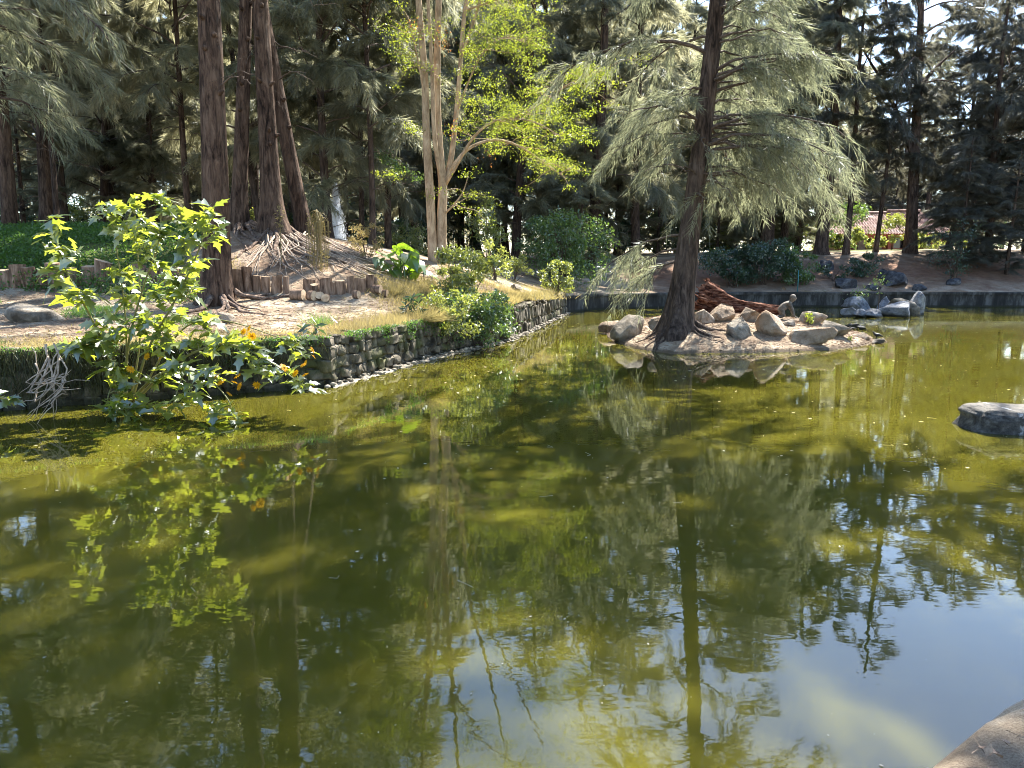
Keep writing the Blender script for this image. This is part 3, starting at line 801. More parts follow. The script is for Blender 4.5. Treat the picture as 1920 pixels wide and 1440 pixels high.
def wood_tree(u, Y, wpx, lean_px, Ht, crown, label, group=None, x=None, mat='bark_dark', bow=0.10, rng=None, name='casuarina_tree', cat='tree', crot=None, cs=None, flare=0.5):
    """a tree of the wood standing at distance Y in the direction of photo column u; wpx its trunk's width in the photo"""
    rng = rng or np.random.default_rng(int(u * 7 + Y * 13) % 100000)
    if x is None: x = ux(u, Y)
    z = h1(x, Y)
    r = wpx * Y / FPX / 2
    lean = lean_px * Y / FPX / 10.0                # sideways per metre of height, from the drift over about 10 m
    t = thing(name, label, cat, (x, Y, z), None, group)
    f = trunk_axis((0, 0, 0), (lean, rng.normal(0, 0.02), 1.0), Ht, bow, rng)
    mb = MB(); trunk_shape(mb, f, Ht * 0.96, r, flare, 5, int(rng.integers(1000)), seg=12, nz=26)
    put('trunk', mb.mesh('trunk', M[mat]), t)
    c = put('crown', CROWN[crown], t)
    if x / Y > 0.40: c.material_slots[0].link = 'OBJECT'; c.material_slots[0].material = M['needle_shaded']
    s = Ht / 20.0
    c.scale = (cs or s, cs or s, s)
    q = Vector((lean, 0, 1)).to_track_quat('Z', 'Y') @ Quaternion((0, 0, 1), crot if crot is not None else rng.uniform(0, 6.28))
    c.rotation_mode = 'QUATERNION'; c.rotation_quaternion = q
    return t

GL = 'casuarina trees of the wood behind the left bank'
GC = 'casuarina trees of the wood in the middle'
GR = 'casuarina trees on the far right bank'
# trunks that can be told apart, left to right: column, distance, width px, lean px, height, crown
wood_tree(36, 25, 27, 4, 19, 1, 'thick straight casuarina trunk at the left end of the lawn crest', GL, mat='bark_red')
wood_tree(104, 30, 24, -4, 21, 0, 'dark casuarina on the lawn crest with a thin straight one close at its right', GL)
wood_tree(122, 27, 10, -3, 18, 3, 'thin pole-straight dark casuarina rising beside a thicker dark trunk on the lawn crest', GL)
wood_tree(206, 35, 14, 22, 20, 2, 'left one of two slim right-leaning casuarinas above the lawn', GL)
wood_tree(224, 36, 12, 26, 19, 3, 'right one of two slim right-leaning casuarinas above the lawn', GL)
wood_tree(300, 38, 15, -2, 22, 2, 'dark casuarina with low bushy crown behind the top of the big-leaved shrub', GL)
wood_tree(366, 29, 12, -12, 17, 1, 'slim reddish casuarina leaning left, just left of the great front trunk', GL, mat='bark_red')
wood_tree(496, 30, 12, -40, 19, 4, 'thin dark casuarina slanting left between the two tall reddish trunks', GL)
wood_tree(621, 29.5, 17, 3, 20, 2, 'dark casuarina trunk standing immediately left of the fountain jet', GC)
wood_tree(681, 33.5, 11, 2, 20, 0, 'thin dark casuarina a little right of the fountain jet', GC)
wood_tree(702, 28.5, 12, 0, 18, 1, 'casuarina with pale sunlit sprays between the fountain and the reddish trunk', GC)
wood_tree(731, 33, 13, 5, 21, 1, 'reddish dark casuarina trunk above the elephant ear plant', GC, mat='bark_red')
wood_tree(866, 52, 14, -5, 22, 2, 'casuarina trunk just right of the pale forked tree base, behind the person', GC)
wood_tree(897, 53, 14, -14, 22, 1, 'dark left-leaning casuarina trunk right of the pale forked tree', GC)
wood_tree(930, 51, 15, 2, 23, 0, 'reddish dark casuarina, left of a pair beside the sunlit path', GC, mat='bark_red')
wood_tree(942, 50, 10, 4, 19, 3, 'thin casuarina, right of a pair beside the sunlit path', GC)
wood_tree(966, 40, 17, 22, 20, 4, 'stout dark casuarina leaning right over the end of the sunlit path', GC)
wood_tree(953, 50, 8, -3, 18, 1, 'very thin crooked casuarina in front of the bright path, next to the stout leaning one', GC, bow=0.25)
wood_tree(1026, 46, 16, -3, 22, 2, 'dark casuarina trunk rising behind the round green bush, left of two', GC)
wood_tree(1044, 47, 15, 0, 21, 0, 'dark casuarina trunk rising behind the round green bush, right of two', GC)
wood_tree(1112, 42, 24, 6, 22, 2, 'broad dark casuarina with hanging low foliage between round bush and island tree', GC)
wood_tree(1190, 44, 18, -4, 23, 0, 'casuarina with shaggy grey crown directly left of the island tree trunk', GC)
wood_tree(1432, 46, 26, 2, 21, 2, 'blue-grey shaded casuarina trunk above the left end of the dark bank shrub', GR)
wood_tree(1462, 48, 15, -3, 22, 0, 'slim dark casuarina above the middle of the dark bank shrub', GR)
wood_tree(1532, 43.5, 23, 3, 18.5, 1, 'stout dark casuarina on the bank crest left of the tiled house', GR)
wood_tree(1578, 43, 12, 9, 17, 3, 'slender casuarina slightly leaning in front of the left end of the tiled roof', GR)
wood_tree(1634, 43.5, 9, 30, 12, 3, 'thin slanting casuarina in front of the middle of the tiled roof', GR, bow=0.05)
wood_tree(1690, 44, 11, 6, 12, 3, 'slim dark trunk pressed against the left of the tall forked casuarina', GR)
wood_tree(1768, 47, 12, 42, 17, 1, 'casuarina leaning strongly right at the right end of the tiled house', GR)
wood_tree(1786, 48, 9, 2, 17, 3, 'thin upright casuarina beside the strongly leaning one', GR)
wood_tree(1842, 42, 14, 6, 15.5, 2, 'dark casuarina trunk above the low grey foliage on the right bank', GR)
wood_tree(1912, 44, 15, 4, 15, 0, 'dark casuarina trunk at the right end of the far bank', GR)
wood_tree(1960, 41, 15, 4, 14.5, 1, 'casuarina whose grey branches reach in over the right end of the bank', GR)

# the crowded wood behind: nothing tells these apart
rb = np.random.default_rng(77)
spots = []
for (xa, xb, ya, yb, n, lab, g) in ((-46, -12, 30, 62, 26, 'wood behind left lawn', 'crowded wood behind the left lawn'),
                                  (-11, 9, 50, 74, 20, 'wood beyond the path', 'crowded wood behind the sunlit path'),
                                  (10, 52, 52, 84, 24, 'wood around the house', 'crowded wood around the tiled house')):
    k = 0; tries = 0
    while k < n and tries < 2000:
        tries += 1
        x, y = rb.uniform(xa, xb), rb.uniform(ya, yb)
        if 23 < x < 62 and 58 < y < 100: continue
        if .45 < x / y < .57: continue
        if 35 < y < 53 and abs((x + 7.9) - (y - 35) * .554) < 4.5: continue
        if any((x - a)**2 + (y - b_)**2 < 9 for a, b_ in spots): continue
        if abs(x) > y * 0.72 + 4: continue
        if 24 < x < 46 and 62 < y < 80: continue
        if 22 < x < 38 and y < 64: continue
        spots.append((x, y)); k += 1
        w_, l_, c_ = rb.uniform(9, 18), rb.normal(0, 12), int(rb.integers(0, 5))
        ad = ('slim' if w_ < 13.5 else 'stout') + (' left-leaning' if l_ < -6 else ' right-leaning' if l_ > 6 else ' upright')
        cr = ('with foliage from low down', 'with a mid-high crown', 'bushy almost to the ground', 'with a high crown over bare trunk', 'with a narrow crown')[c_]
        wood_tree(0, y, w_ * 38 / y, l_, rb.uniform(17, 24), c_, ad + ' casuarina ' + cr + ', ' + lab, g, x=x, mat='bark_far', rng=np.random.default_rng(int(rb.integers(1e6))))

for i, (x, y, h_) in enumerate(((36.5, 84, 13), (40, 82, 14), (43, 86, 13), (46.5, 84, 14.5), (49, 88, 13.5), (52, 86, 14), (40.5, 92, 14.5), (46, 94, 14), (35, 80, 12.5), (55, 92, 15))):
    wood_tree(0, y, 15 * 38 / y, (i % 3 - 1) * 6, h_, 2, 'lower casuarina in the dark wood directly behind the tiled house', 'wood directly behind the tiled house', x=x, mat='bark_far', cs=.95)

# far wood that reads as one mass
def far_wood():
    mb = MB(); rng = np.random.default_rng(5)
    for i in range(84):
        a = math.radians(rng.uniform(-50, 52)); d = rng.uniform(80, 120)
        x, y = d * math.sin(a), d * math.cos(a); z = h1(x, y); Ht = rng.uniform(15, 23)
        add_tube(mb, np.array([(x, y, z - .5), (x + .3, y, z + Ht * .5), (x + .2, y, z + Ht * 0.95)]), [.3, .2, .05], 6, 1, cap=False)
        if 22 < x < 50 and d < 92: continue
        m = 560
        t = rng.random(m) ** 0.8
        zz = z + 0.1 + (Ht - .1) * t; rr = (3.8 * (1 - t) ** 0.7 + 0.3) * rng.random(m) ** 0.5; aa = rng.uniform(0, 6.28, m)
        B = np.stack((x + rr * np.cos(aa), y + rr * np.sin(aa), zz), -1)
        D = norm(np.stack((np.cos(aa), np.sin(aa), -0.6 + 0 * aa), -1) + rand_dirs(rng, m) * 0.7)
        B = np.repeat(B, 4, 0) + rng.normal(0, 0.25, (4 * m, 3)); D = norm(np.repeat(D, 4, 0) + rand_dirs(rng, 4 * m) * 0.5)
        V, F = needles(B, D, rng.uniform(.8, 1.5, 4 * m), rng.uniform(.12, .22, 4 * m), rng)
        mb.add(V, F, 0)
    tag(put('distant_wood', mb.mesh('distant_wood', [M['needle_bg'], M['bark_far']])), 'far dense casuarina wood closing off the view', 'wood', kind='stuff')
far_wood()

def clear_of(r, f, o_, m=.7):
    z, az, L, up, dr = r; q = np.linspace(0, 1.1, 14)
    p = f(z) + o_ + np.stack((np.cos(az) * L * q, np.sin(az) * L * q, L * (up * q - dr * q * q)), -1)
    d = p - np.array((1.75, 2.4, .45)); sd_ = np.array(SD)
    return np.linalg.norm(d - (d @ sd_)[:, None] * sd_, axis=1).min() > m

# --- the three tall reddish trees on the mound and the great front tree
def big_tree(name, label, base_uv, Y, top_u_at0, wpx, Ht, crown, mat='bark_red', flare=0.9, seed=1, group=None, lobes=6, bow=0.05, seg=36, top_v=0):
    x = ux(base_uv[0], Y); z = h1(x, Y)
    pt = P(top_u_at0, top_v, Y=Y)
    t = thing(name, label, 'tree', (x, Y, z), None, group)
    rng = np.random.default_rng(seed)
    f = trunk_axis((0, 0, 0), (pt[0] - x, 0.0, pt[2] - z), Ht, bow, rng)
    mb = MB(); trunk_shape(mb, f, Ht, wpx * Y / FPX / 2, flare, lobes, seed, seg=seg, rough=0.06, nz=120)
    for k in range(10):                                                   # knots and branch stubs
        zz = rng.uniform(2, 9); a = rng.uniform(3.4, 6.0); c = f(zz); r = wpx * Y / FPX / 2 * (1 - .8 * zz / Ht)
        d = np.array((math.cos(a), math.sin(a), 0.25))
        add_tube(mb, np.array([c + d * r * 0.7, c + d * (r + 0.06), c + d * (r + rng.uniform(.07, .16))]), [0.07, 0.045, 0.02], 6, 0)
    put('trunk', mb.mesh('trunk', M[mat]), t)
    c = put('crown', crown(f), t)
    return t, f, x, z

def crown_big(seed, Ht, z0, nb, L, rows=None, K=9, nl=0.38, nw=0.02, gap=0.20, dead=6):
    return lambda f: crown_mesh('crown', seed, Ht, z0, nb, L, nl, nw, K, gap, 0.11, 1.1, NN, axis=f, branches=rows, br=0.07, dead=dead)

rt = np.random.default_rng(31)
t6, f6, x6, z6 = big_tree('casuarina_tree', 'great straight reddish-brown casuarina on the front bank behind the big-leaved shrub', (409, 570), 16.5, 392, 51, 20, crown_big(201, 22, 11.5, 46, 4.2), seed=3, flare=0.55, bow=0.03)
add_roots(t6, x6, 16.5, 9, -1.9, 0.5, 0.8, 2.0, 0.055, rt, start=0.35)
t7, f7, x7, z7 = big_tree('casuarina_tree', 'tall reddish casuarina on the mound, first behind the great front trunk', (455, 430), 20.6, 457, 27, 20, crown_big(202, 20, 9.5, 40, 3.4), seed=4, flare=0.8)
add_roots(t7, x7, 20.6, 8, -2.2, 0.2, 0.8, 2.0, 0.05, rt, start=0.35)
t8, f8, x8, z8 = big_tree('casuarina_tree', 'tall reddish casuarina leaning left on the mound above the bare roots', (520, 432), 20.4, 480, 35, 21, crown_big(203, 21, 9.5, 40, 3.8), seed=5, flare=1.0, lobes=7)
add_roots(t8, x8, 20.4, 12, -1.6, 0.25, 1.2, 2.6, 0.055, rt, start=0.4, lift=0.03)
add_roots(t8, x8, 20.4, 40, -1.7, 0.3, 1.6, 3.8, 0.024, rt, start=0.6, lift=0.07, mat='twig_pale')
t9, f9, x9, z9 = big_tree('casuarina_tree', 'reddish casuarina leaning hard left just right of the root-footed one', (578, 440), 21.4, 500, 28, 19, crown_big(204, 19, 8.5, 34, 3.4), seed=6, flare=0.7, top_v=40)
add_roots(t9, x9, 21.4, 8, -1.4, 0.35, 1.0, 2.4, 0.045, rt, start=0.35, lift=0.04)
add_roots(t9, x9, 21.4, 18, -1.4, 0.35, 1.2, 3.0, 0.022, rt, start=0.45, lift=0.06, mat='twig_pale')

# tall forked casuarina before the house
t10, f10, x10, z10 = big_tree('casuarina_tree', 'tall forked casuarina standing on the bank crest before the middle of the tiled house', (1699, 470), 43.4, 1726, 21, 20, lambda f: crown_mesh('crown', 206, 20, 8.5, 22, 4.2, 0.48, 0.034, 10, 0.24, 0.11, 1.2, [M['needle_shaded'], M['twig']], axis=f, br=0.07, dead=8), mat='bark_dark', seed=15, flare=0.5, seg=16, group=GR)
for pts in (((1713, 190, 0), (1700, 150, -.3), (1682, 100, -.7), (1668, 40, -1), (1655, -40, -1.4)), ((1712, 185, 0), (1728, 160, .4), (1752, 130, .9), (1790, 95, 1.4)), ((1715, 300, 0), (1660, 160, .5), (1640, 130, .8), (1600, 60, 1.2))):
    e = spline(np.array([P(u, v, Y=43.4 + dy) for u, v, dy in pts]), 16); lb_ = MB(); add_tube(lb_, e, np.linspace(.15, .04, 16), 8); lb_.put('limb', M['bark_dark'], t10)
# a tree on the near bank beyond the right edge; its limbs reach out high over the water
rn = np.random.default_rng(207)
zz_ = h1(11.5, 8.6); tn = thing('casuarina_tree', 'casuarina on the near bank beyond the right edge, limbs high over the water', 'tree', (11.5, 8.6, zz_))
fn_ = trunk_axis((0, 0, 0), (-.04, 0.03, 1), 19, .05, rn); mb = MB(); trunk_shape(mb, fn_, 19, .28, .6, 6, 31, seg=20, nz=40); put('trunk', mb.mesh('trunk', M['bark_red']), tn)
rows_n = [(rn.uniform(9, 15.5), rn.uniform(1.9, 3.5), rn.uniform(4.5, 7.5), rn.uniform(.1, .4), rn.uniform(.1, .35)) for k in range(48)]
rows_n = [r for r in rows_n if clear_of(r, fn_, np.array((11.5, 8.6, zz_)))]
put('crown', crown_mesh('crown', 207, 19, 9.0, 24, 4.5, 0.42, 0.026, 9, 0.24, 0.12, 1.2, NN, axis=fn_, branches=rows_n, br=.07), tn)

# off-frame tree on the left whose sprays hang into the top left of the view
big_tree('casuarina_tree', 'casuarina beyond the left end of the lawn with green sprays hanging into view', (-130, 480), 17.5, -120, 46, 18, crown_big(205, 18, 3.5, 80, 4.0), seed=8, flare=0.6)

# --- the island tree
ri = np.random.default_rng(41)
xi, yi = 3.95, 18.3
ISL_C = np.array((6.0, 20.3))
ISL_OUT = [P(u, v, z=0.0)[:2] for (u, v) in ((1128, 618), (1150, 640), (1200, 655), (1262, 664), (1330, 662), (1450, 661), (1560, 656), (1620, 649), (1662, 642))]
ISL_OUT = np.array(ISL_OUT + [np.array(q) for q in ((10.2, 21.2), (9.6, 23.0), (8.2, 24.6), (6.2, 25.6), (4.2, 25.4))])
def isl_h(x, y):
    x = np.atleast_1d(np.asarray(x, float)); y = np.atleast_1d(np.asarray(y, float))
    ins = inside(ISL_OUT, x, y); d = dist_line(list(map(tuple, ISL_OUT)) + [tuple(ISL_OUT[0])], x, y)
    p = np.stack((x, y, 0 * x), -1)
    h = np.where(ins, 0.03 + 0.62 * (1 - np.exp(-d / 1.7)) - 0.05 * np.clip(x - 7.5, 0, 3) , -0.9 * np.clip(d / 0.5, 0, 1) + 0.03)
    h += 0.22 * np.exp(-((x - xi)**2 + (y - yi)**2) / 0.5)
    return h + (0.03 * fbm(p, 2.0, 5) + 0.012 * fbm(p, 9.0, 6, 2)) * np.where(ins, np.clip(d / 0.3, 0.25, 1), 0.4)
def build_island():
    xs = np.arange(1.8, 11.6, 0.07); ys = np.arange(15.9, 27, 0.09)
    X, Y = np.meshgrid(xs, ys); x, y = X.ravel(), Y.ravel(); z = isl_h(x, y)
    nx, ny = len(xs), len(ys); i = np.arange(ny - 1)[:, None] * nx; j = np.arange(nx - 1)[None, :]
    F = np.stack((i + j, i + j + 1, i + nx + j + 1, i + nx + j), -1).reshape(-1, 4)
    keep = z[F].max(1) > -0.55
    me = make_mesh("island_ground", np.stack((x, y, z), -1), [F[keep]], M['ground'], smooth=True)
    tag(put("island_ground", me), kind='structure')
build_island()

zi = float(isl_h([xi], [yi])[0]) - 0.12
HI = 29.0
ti = thing('casuarina_tree', 'dark-trunked casuarina on the small rocky island with wide pale feathery crown', 'tree', (xi, yi, zi))
fi = trunk_axis((0, 0, 0), (P(1337, 0, Y=yi)[0] - xi, 0.0, P(1337, 0, Y=yi)[2] - zi), HI, 0.05, np.random.default_rng(9))
mb = MB(); trunk_shape(mb, fi, HI, 0.31, 0.85, 7, 12, seg=40, rough=0.07, nz=120, taper=0.78, quick=0.30)
put('trunk', mb.mesh('trunk', M['bark_dark']), ti)
rows = []
for k in range(35):            # the heavy sunlit right side, low sprays included: (height, azimuth, length, up, droop)
    z = ri.uniform(3.1, 7.4); lim = np.interp(z, [3.1, 4.2, 5.6, 6.4, 7.4], [2.3, 3.25, 2.6, 1.8, 2.0])
    rows.append((z, ri.uniform(-1.15, 1.0), lim * ri.uniform(0.65, 1.05), ri.uniform(0.12, 0.5), ri.uniform(0.2, 0.55)))
for k in range(6):            # thinner left side
    rows.append((ri.uniform(4.6, 7.5), ri.uniform(2.2, 4.2), ri.uniform(1.8, 3.6), ri.uniform(0.2, 0.6), ri.uniform(0.3, 0.7)))
for k in range(64):            # wide upper limbs on the pond side, added to shade the water
    z = ri.uniform(12.5, 26); rows.append((z, ri.uniform(-1.5, 1.5), ri.uniform(4.2, 7.2) * (1 if z < 22 else .7), ri.uniform(0.3, 0.8), ri.uniform(0.2, 0.5)))
for k in range(18):            # dense unseen limbs added to shade the near water
    rows.append((ri.uniform(15, 20), ri.uniform(-1.25, -0.3), ri.uniform(3.2, 5.6), 0.3, 0.25))
for k in range(6):             # small sprays hugging the trunk
    rows.append((ri.uniform(2.6, 5.5), ri.uniform(2.6, 6.0), ri.uniform(0.6, 1.2), 0.3, 0.6))
for (z, az, L, up, dr) in ((2.2, 2.9, 1.9, 0.12, 0.50), (1.9, 2.5, 1.5, 0.05, 0.45), (1.6, 3.05, 1.3, 0.05, 0.55)):   # low left spray
    rows.append((z, az, L, up, dr))
rows = [r for r in rows if clear_of(r, fi, np.array((xi, yi, zi)), 1.0)]
put('crown', crown_mesh('crown', 301, HI, 7.6, 62, 4.0, 0.33, 0.0150, 11, 0.18, 0.10, 1.0, NN, axis=fi, branches=rows, br=0.055, dead=8), ti)
add_roots(ti, xi, yi, 13, -3.4, 0.3, 0.6, 1.5, 0.06, ri, zf=isl_h, start=0.22, lift=0.0, mat='bark_dark')

# --- pale forked tree with yellow-green leaves
def pale_tree():
    rng = np.random.default_rng(51); Y0 = 24.0
    x0 = ux(822, Y0); z0 = h1(x0, Y0)
    t = thing('forked_tree', 'pale tan tree with twin stems and airy yellow-green leaves above the bank bushes', 'tree', (x0, Y0, z0))
    def px(*pts): return np.array([P(u, v, Y=Y0 + dy) for (u, v, dy) in pts])
    stems = [
        (px((812, 505, 0), (809, 420, 0), (804, 330, -.1), (799, 240, -.15), (796, 140, -.2), (786, 20, -.3), (776, -160, -.5), (750, -420, -.8)), .15, .04),
        (px((830, 505, .1), (828, 420, .1), (830, 350, .1), (822, 260, .1), (819, 150, .1), (822, 20, 0), (830, -170, -.2), (838, -430, -.4)), .155, .04),
        (px((829, 365, .1), (845, 300, .3), (856, 210, .5), (864, 110, .7), (872, 20, .8), (905, -130, 1.0), (940, -330, 1.3)), .09, .03),
        (px((826, 330, .1), (815, 260, -.2), (811, 160, -.4), (806, 60, -.6), (790, -120, -.9), (745, -300, -1.4)), .075, .025),
        (px((864, 110, .7), (888, 40, .6), (915, -40, .4), (980, -200, .2), (1030, -330, 0)), .05, .02),
    ]
    for pth, r0, r1 in stems:
        n = 34; sp = spline(pth, n)
        rad = np.linspace(r0, r1, n)
        mb = MB(); add_tube(mb, sp, rad, 14, 0, True, lump=0.08, seed=3)
        mb.put('stem', M['bark_pale'], t)
    boughs = [px((836, 345, .1), (862, 300, -.3), (890, 255, -.8), (925, 228, -1.2), (965, 222, -1.6), (1010, 232, -2.0), (1060, 262, -2.3)),
              px((842, 320, .2), (880, 278, .4), (930, 262, .7), (975, 275, .9), (1020, 305, 1.1), (1062, 335, 1.2)),
              px((834, 400, .1), (850, 385, -.3), (868, 360, -.6), (878, 330, -.7)),
              px((856, 210, .5), (880, 150, .1), (905, 100, -.3), (945, 70, -.7), (985, 80, -1)),
              px((799, 200, -.2), (785, 120, -.6), (772, 60, -.9), (765, 30, -1)),
              px((965, 222, -1.6), (1020, 190, -1.9), (1080, 150, -2.2), (1140, 130, -2.5)),
              px((872, 20, .8), (900, 10, .3), (950, -5, 0), (1000, -10, -.2)),
              px((822, 20, 0), (805, -60, .4), (770, -150, .9), (700, -230, 1.4)),
              px((830, -170, -.2), (870, -260, -.8), (930, -330, -1.6), (1000, -380, -2.2)),
              px((776, -160, -.5), (720, -230, -.9), (650, -300, -1.2), (590, -330, -1.3)),
              px((905, -130, 1.0), (980, -190, 1.4), (1060, -220, 1.7), (1120, -210, 1.9)),
              px((790, -120, -.9), (760, -200, -1.9), (720, -330, -2.6))]
    tips = []
    for k, pth in enumerate(boughs):
        sp = spline(pth, 18); r = 0.055 if k < 2 else 0.035
        mb = MB(); add_tube(mb, sp, np.linspace(r, 0.012, 18), 8, 0, True, lump=0.1, seed=k % 7)
        for j in range(5 if k == 2 else 24):
            i = int(rng.integers(6, 17)); a = rng.uniform(0, 6.28)
            p2 = branch_path(sp[i], a, rng.uniform(.4, 1.3), rng.uniform(-.2, .7), rng.uniform(.1, .5), rng, 6)
            add_tube(mb, p2, np.linspace(.012, .004, 6), 4, 0, cap=False); tips.append(p2[-1]); tips.append(p2[3])
        mb.put('branch', M['bark_pale'], t)
    # leaf clouds at twig ends and at the clusters the photograph shows
    centres = [(p, 0.30, 46) for p in tips]
    for (u, v, dy, r, n) in ((930, 40, -.3, .75, 900), (985, 25, -.4, .6, 600), (900, 90, -.2, .5, 500), (960, 75, -.6, .7, 900), (985, 125, -.6, .5, 400), (905, 150, 0, .45, 350), (915, 185, -.4, .5, 500),
                             (960, 205, -1.4, .55, 700), (1010, 215, -1.8, .55, 700), (1050, 240, -2.2, .55, 600), (1085, 255, -2.3, .45, 400), (1105, 145, -2.3, .5, 500), (1075, 165, -2, .45, 350), (1135, 135, -2.4, .3, 200),
                             (950, 235, .4, .5, 400), (1000, 270, .9, .45, 350), (1040, 300, 1.1, .4, 300), (780, 245, -.3, .3, 140), (770, 235, -.5, .25, 120), (880, 190, .2, .4, 250), (1105, 215, -2.2, .35, 250),
                             (885, 330, -.7, .4, 110), (745, 325, -.4, .45, 220), (905, 385, -.5, .35, 60)):
        centres.append((P(u, v, Y=Y0 + dy), r, int(n * 0.95)))
    for k in range(26):
        centres.append((P(rng.uniform(600, 1130), rng.uniform(-420, -60), Y=Y0 + rng.uniform(-2.6, 2)), .7, 260))
    B = []
    for c, r, n in centres:
        if r > .32:
            nc = max(3, n // 34)
            sc_ = np.array(c) + rng.normal(0, 1, (nc, 3)) * np.array((r, r, r * .5)) * .62
            B.append(sc_[rng.integers(0, nc, n)] + rng.normal(0, 1, (n, 3)) * np.array((.13, .13, .06)))
        else:
            B.append(np.array(c) + rng.normal(0, 1, (n, 3)) * np.array((.15, .15, .07)))
    B = np.concatenate(B)
    V, F = leaf_quads(B, 0.058, rng)
    put('crown', make_mesh('crown', V - np.array(t.location), [F], M['leaf_yellow']), t)
    B = np.concatenate([P(u, v, Y=Y0 + dy) + rng.normal(0, .16, (26, 3)) for (u, v, dy) in ((768, 50, -1), (778, 62, -.8), (785, 45, -.8), (820, 75, -.2), (835, 72, 0), (838, 82, 0), (845, 245, -.2), (852, 240, -.3), (860, 238, -.3), (920, 288, .6))])
    V, F = leaf_quads(B, 0.07, rng)
    put('rust_foliage', make_mesh('rust_foliage', V - np.array(t.location), [F], M['leaf_rust']), t)

def leaf_quads(B, size, rng, up=0.35, aspect=0.5):
    """folded leaf: two triangles sharing the midrib"""
    n = len(B)
    d = rand_dirs(rng, n); d[:, 2] -= 0.25; d = norm(d)
    nrm = norm(rand_dirs(rng, n) + np.array((0, 0, up * 2)))
    side = norm(np.cross(d, nrm)); nn = np.cross(side, d)
    s = (size * rng.uniform(0.6, 1.3, n))[:, None]
    mid = B + d * s * 0.5
    V = np.stack((B, mid + side * s * aspect * .5 + nn * s * .12, B + d * s, mid - side * s * aspect * .5 + nn * s * .12), 1).reshape(-1, 3)
    i = np.arange(n)[:, None] * 4
    F = np.concatenate((i + np.array((0, 1, 2)), i + np.array((0, 2, 3))), 1).reshape(-1, 3)
    return V, F
pale_tree()

# ------------------------------------------------------------------ rocks
def hit(u, v, hf=None, y0=8.0, y1=70.0):
    """where the line of sight through photo pixel (u, v) meets the ground"""
    ys = np.linspace(y0, y1, 1500)
    pts = np.array([P(u, v, Y=y) for y in (y0, y1)])
    t = ((ys - y0) / (y1 - y0))[:, None]
    q = pts[0] * (1 - t) + pts[1] * t
    g = (hf or H)(q[:, 0], q[:, 1])
    k = np.nonzero(q[:, 2] <= g)[0]
    k = k[0] if len(k) else len(ys) // 3
    return np.array((q[k, 0], q[k, 1], g[k]))

def boulder_mesh(name, seed, dims, mat, facets=9, sub=4, rough=0.07, boxy=0.0):
    rng = np.random.default_rng(seed); facets = int(facets * 1.8)
    V, F = ico(sub); V = V.copy()
    if boxy: V = np.sign(V) * np.abs(V) ** (1 - boxy); V /= np.abs(V).max()
    for k in range(facets):
        n = norm(rng.normal(size=3)); n[2] = abs(n[2]) * 0.8 if rng.random() < .6 else n[2]; n = norm(n)
        d = rng.uniform(0.36, 0.74)
        s = V @ n
        V = V - np.clip(s - d, 0, None)[:, None] * n * 0.97
    V *= 1 + rough * 1.2 * fbm(V, 1.3, seed % 11, 4)[:, None] + rough * 0.5 * fbm(V, 5, seed % 7, 3)[:, None] - rough * 1.1 * np.clip(0.16 - np.abs(fbm(V, 1.1, (seed + 4) % 11, 3)), 0, 1)[:, None] / 0.16
    mn, mx = V.min(0), V.max(0)
    V = (V - (mn + mx) / 2) / (mx - mn) * np.array(dims)
    V[:, 2] += dims[2] / 2
    return make_mesh(name, V, [F], mat, smooth=True)

def rock(u, v, w, h, label, mat='rock_tan', hf=None, seed=1, depth=None, pos=None, facets=9, boxy=0.0, tilt=(0, 0), rz=None, sink=0.22, name='boulder', cat='rock', group=None):
    """a rock whose foot is seen at pixel (u, v), w x h pixels large in the photo"""
    p = hit(u, v, hf, 10 if hf is None else 15) if pos is None else np.array(pos, float)
    k = p[1] / FPX
    W, Hh = w * k, h * k
    rng = np.random.default_rng(seed)
    D = depth or W * rng.uniform(0.7, 1.0)
    me = boulder_mesh(name, seed, (W, D, Hh * (1 + sink)), M[mat], facets, boxy=boxy)
    o = put(name, me, None, (p[0], p[1] + D * 0.35, p[2] - Hh * sink), (tilt[0], tilt[1], rng.uniform(-.15, .15) if rz is None else rz))
    tag(o, label, cat, group)
    return o

GI = 'boulders on the island'
IH = isl_h
rock(1181, 634, 66, 42, 'dark grey faceted boulder at the left front of the island', 'rock_grey', IH, 61, facets=14, group=GI)
rock(1146, 622, 46, 20, 'low pale slab at the left tip of the island', 'rock_tan', IH, 62, group=GI)
rock(1183, 592, 32, 27, 'small rounded brown boulder behind the left end of the island', 'rock_tan', IH, 63, facets=4, group=GI)
rock(1236, 620, 40, 25, 'low tan block just left of the island tree trunk', 'rock_tan', IH, 64, boxy=.3, group=GI)
rock(1322, 608, 50, 27, 'orange-brown block just right of the island tree trunk', 'rock_tan', IH, 65, boxy=.4, group=GI)
rock(1358, 604, 50, 34, 'pale peaked boulder in front of the rotten log', 'rock_tan', IH, 66, facets=8, group=GI)
rock(1409, 602, 46, 25, 'pale low boulder at the thin end of the rotten log', 'rock_tan', IH, 67, group=GI)
rock(1394, 636, 50, 40, 'mossy grey cut block with a notched top in mid island', 'rock_grey', IH, 68, boxy=.5, facets=7, group=GI)
rock(1448, 632, 64, 46, 'largest smooth oval boulder, in front of the kneeling statue', 'rock_tan', IH, 69, facets=3, tilt=(0, .18), group=GI)
rock(1528, 609, 52, 25, 'pale rounded boulder just right of the kneeling statue', 'rock_tan', IH, 71, facets=4, group=GI)
rock(1524, 646, 88, 32, 'long flat-topped tan boulder at the island front', 'rock_tan', IH, 72, depth=.8, boxy=.2, group=GI)
rock(1570, 634, 66, 32, 'jagged dark-fissured boulder towards the right tip of the island', 'rock_grey', IH, 73, facets=14, group=GI)
rock(1482, 612, 24, 12, 'small dark stone under the statue slab', 'rock_grey', IH, 74, group=GI)
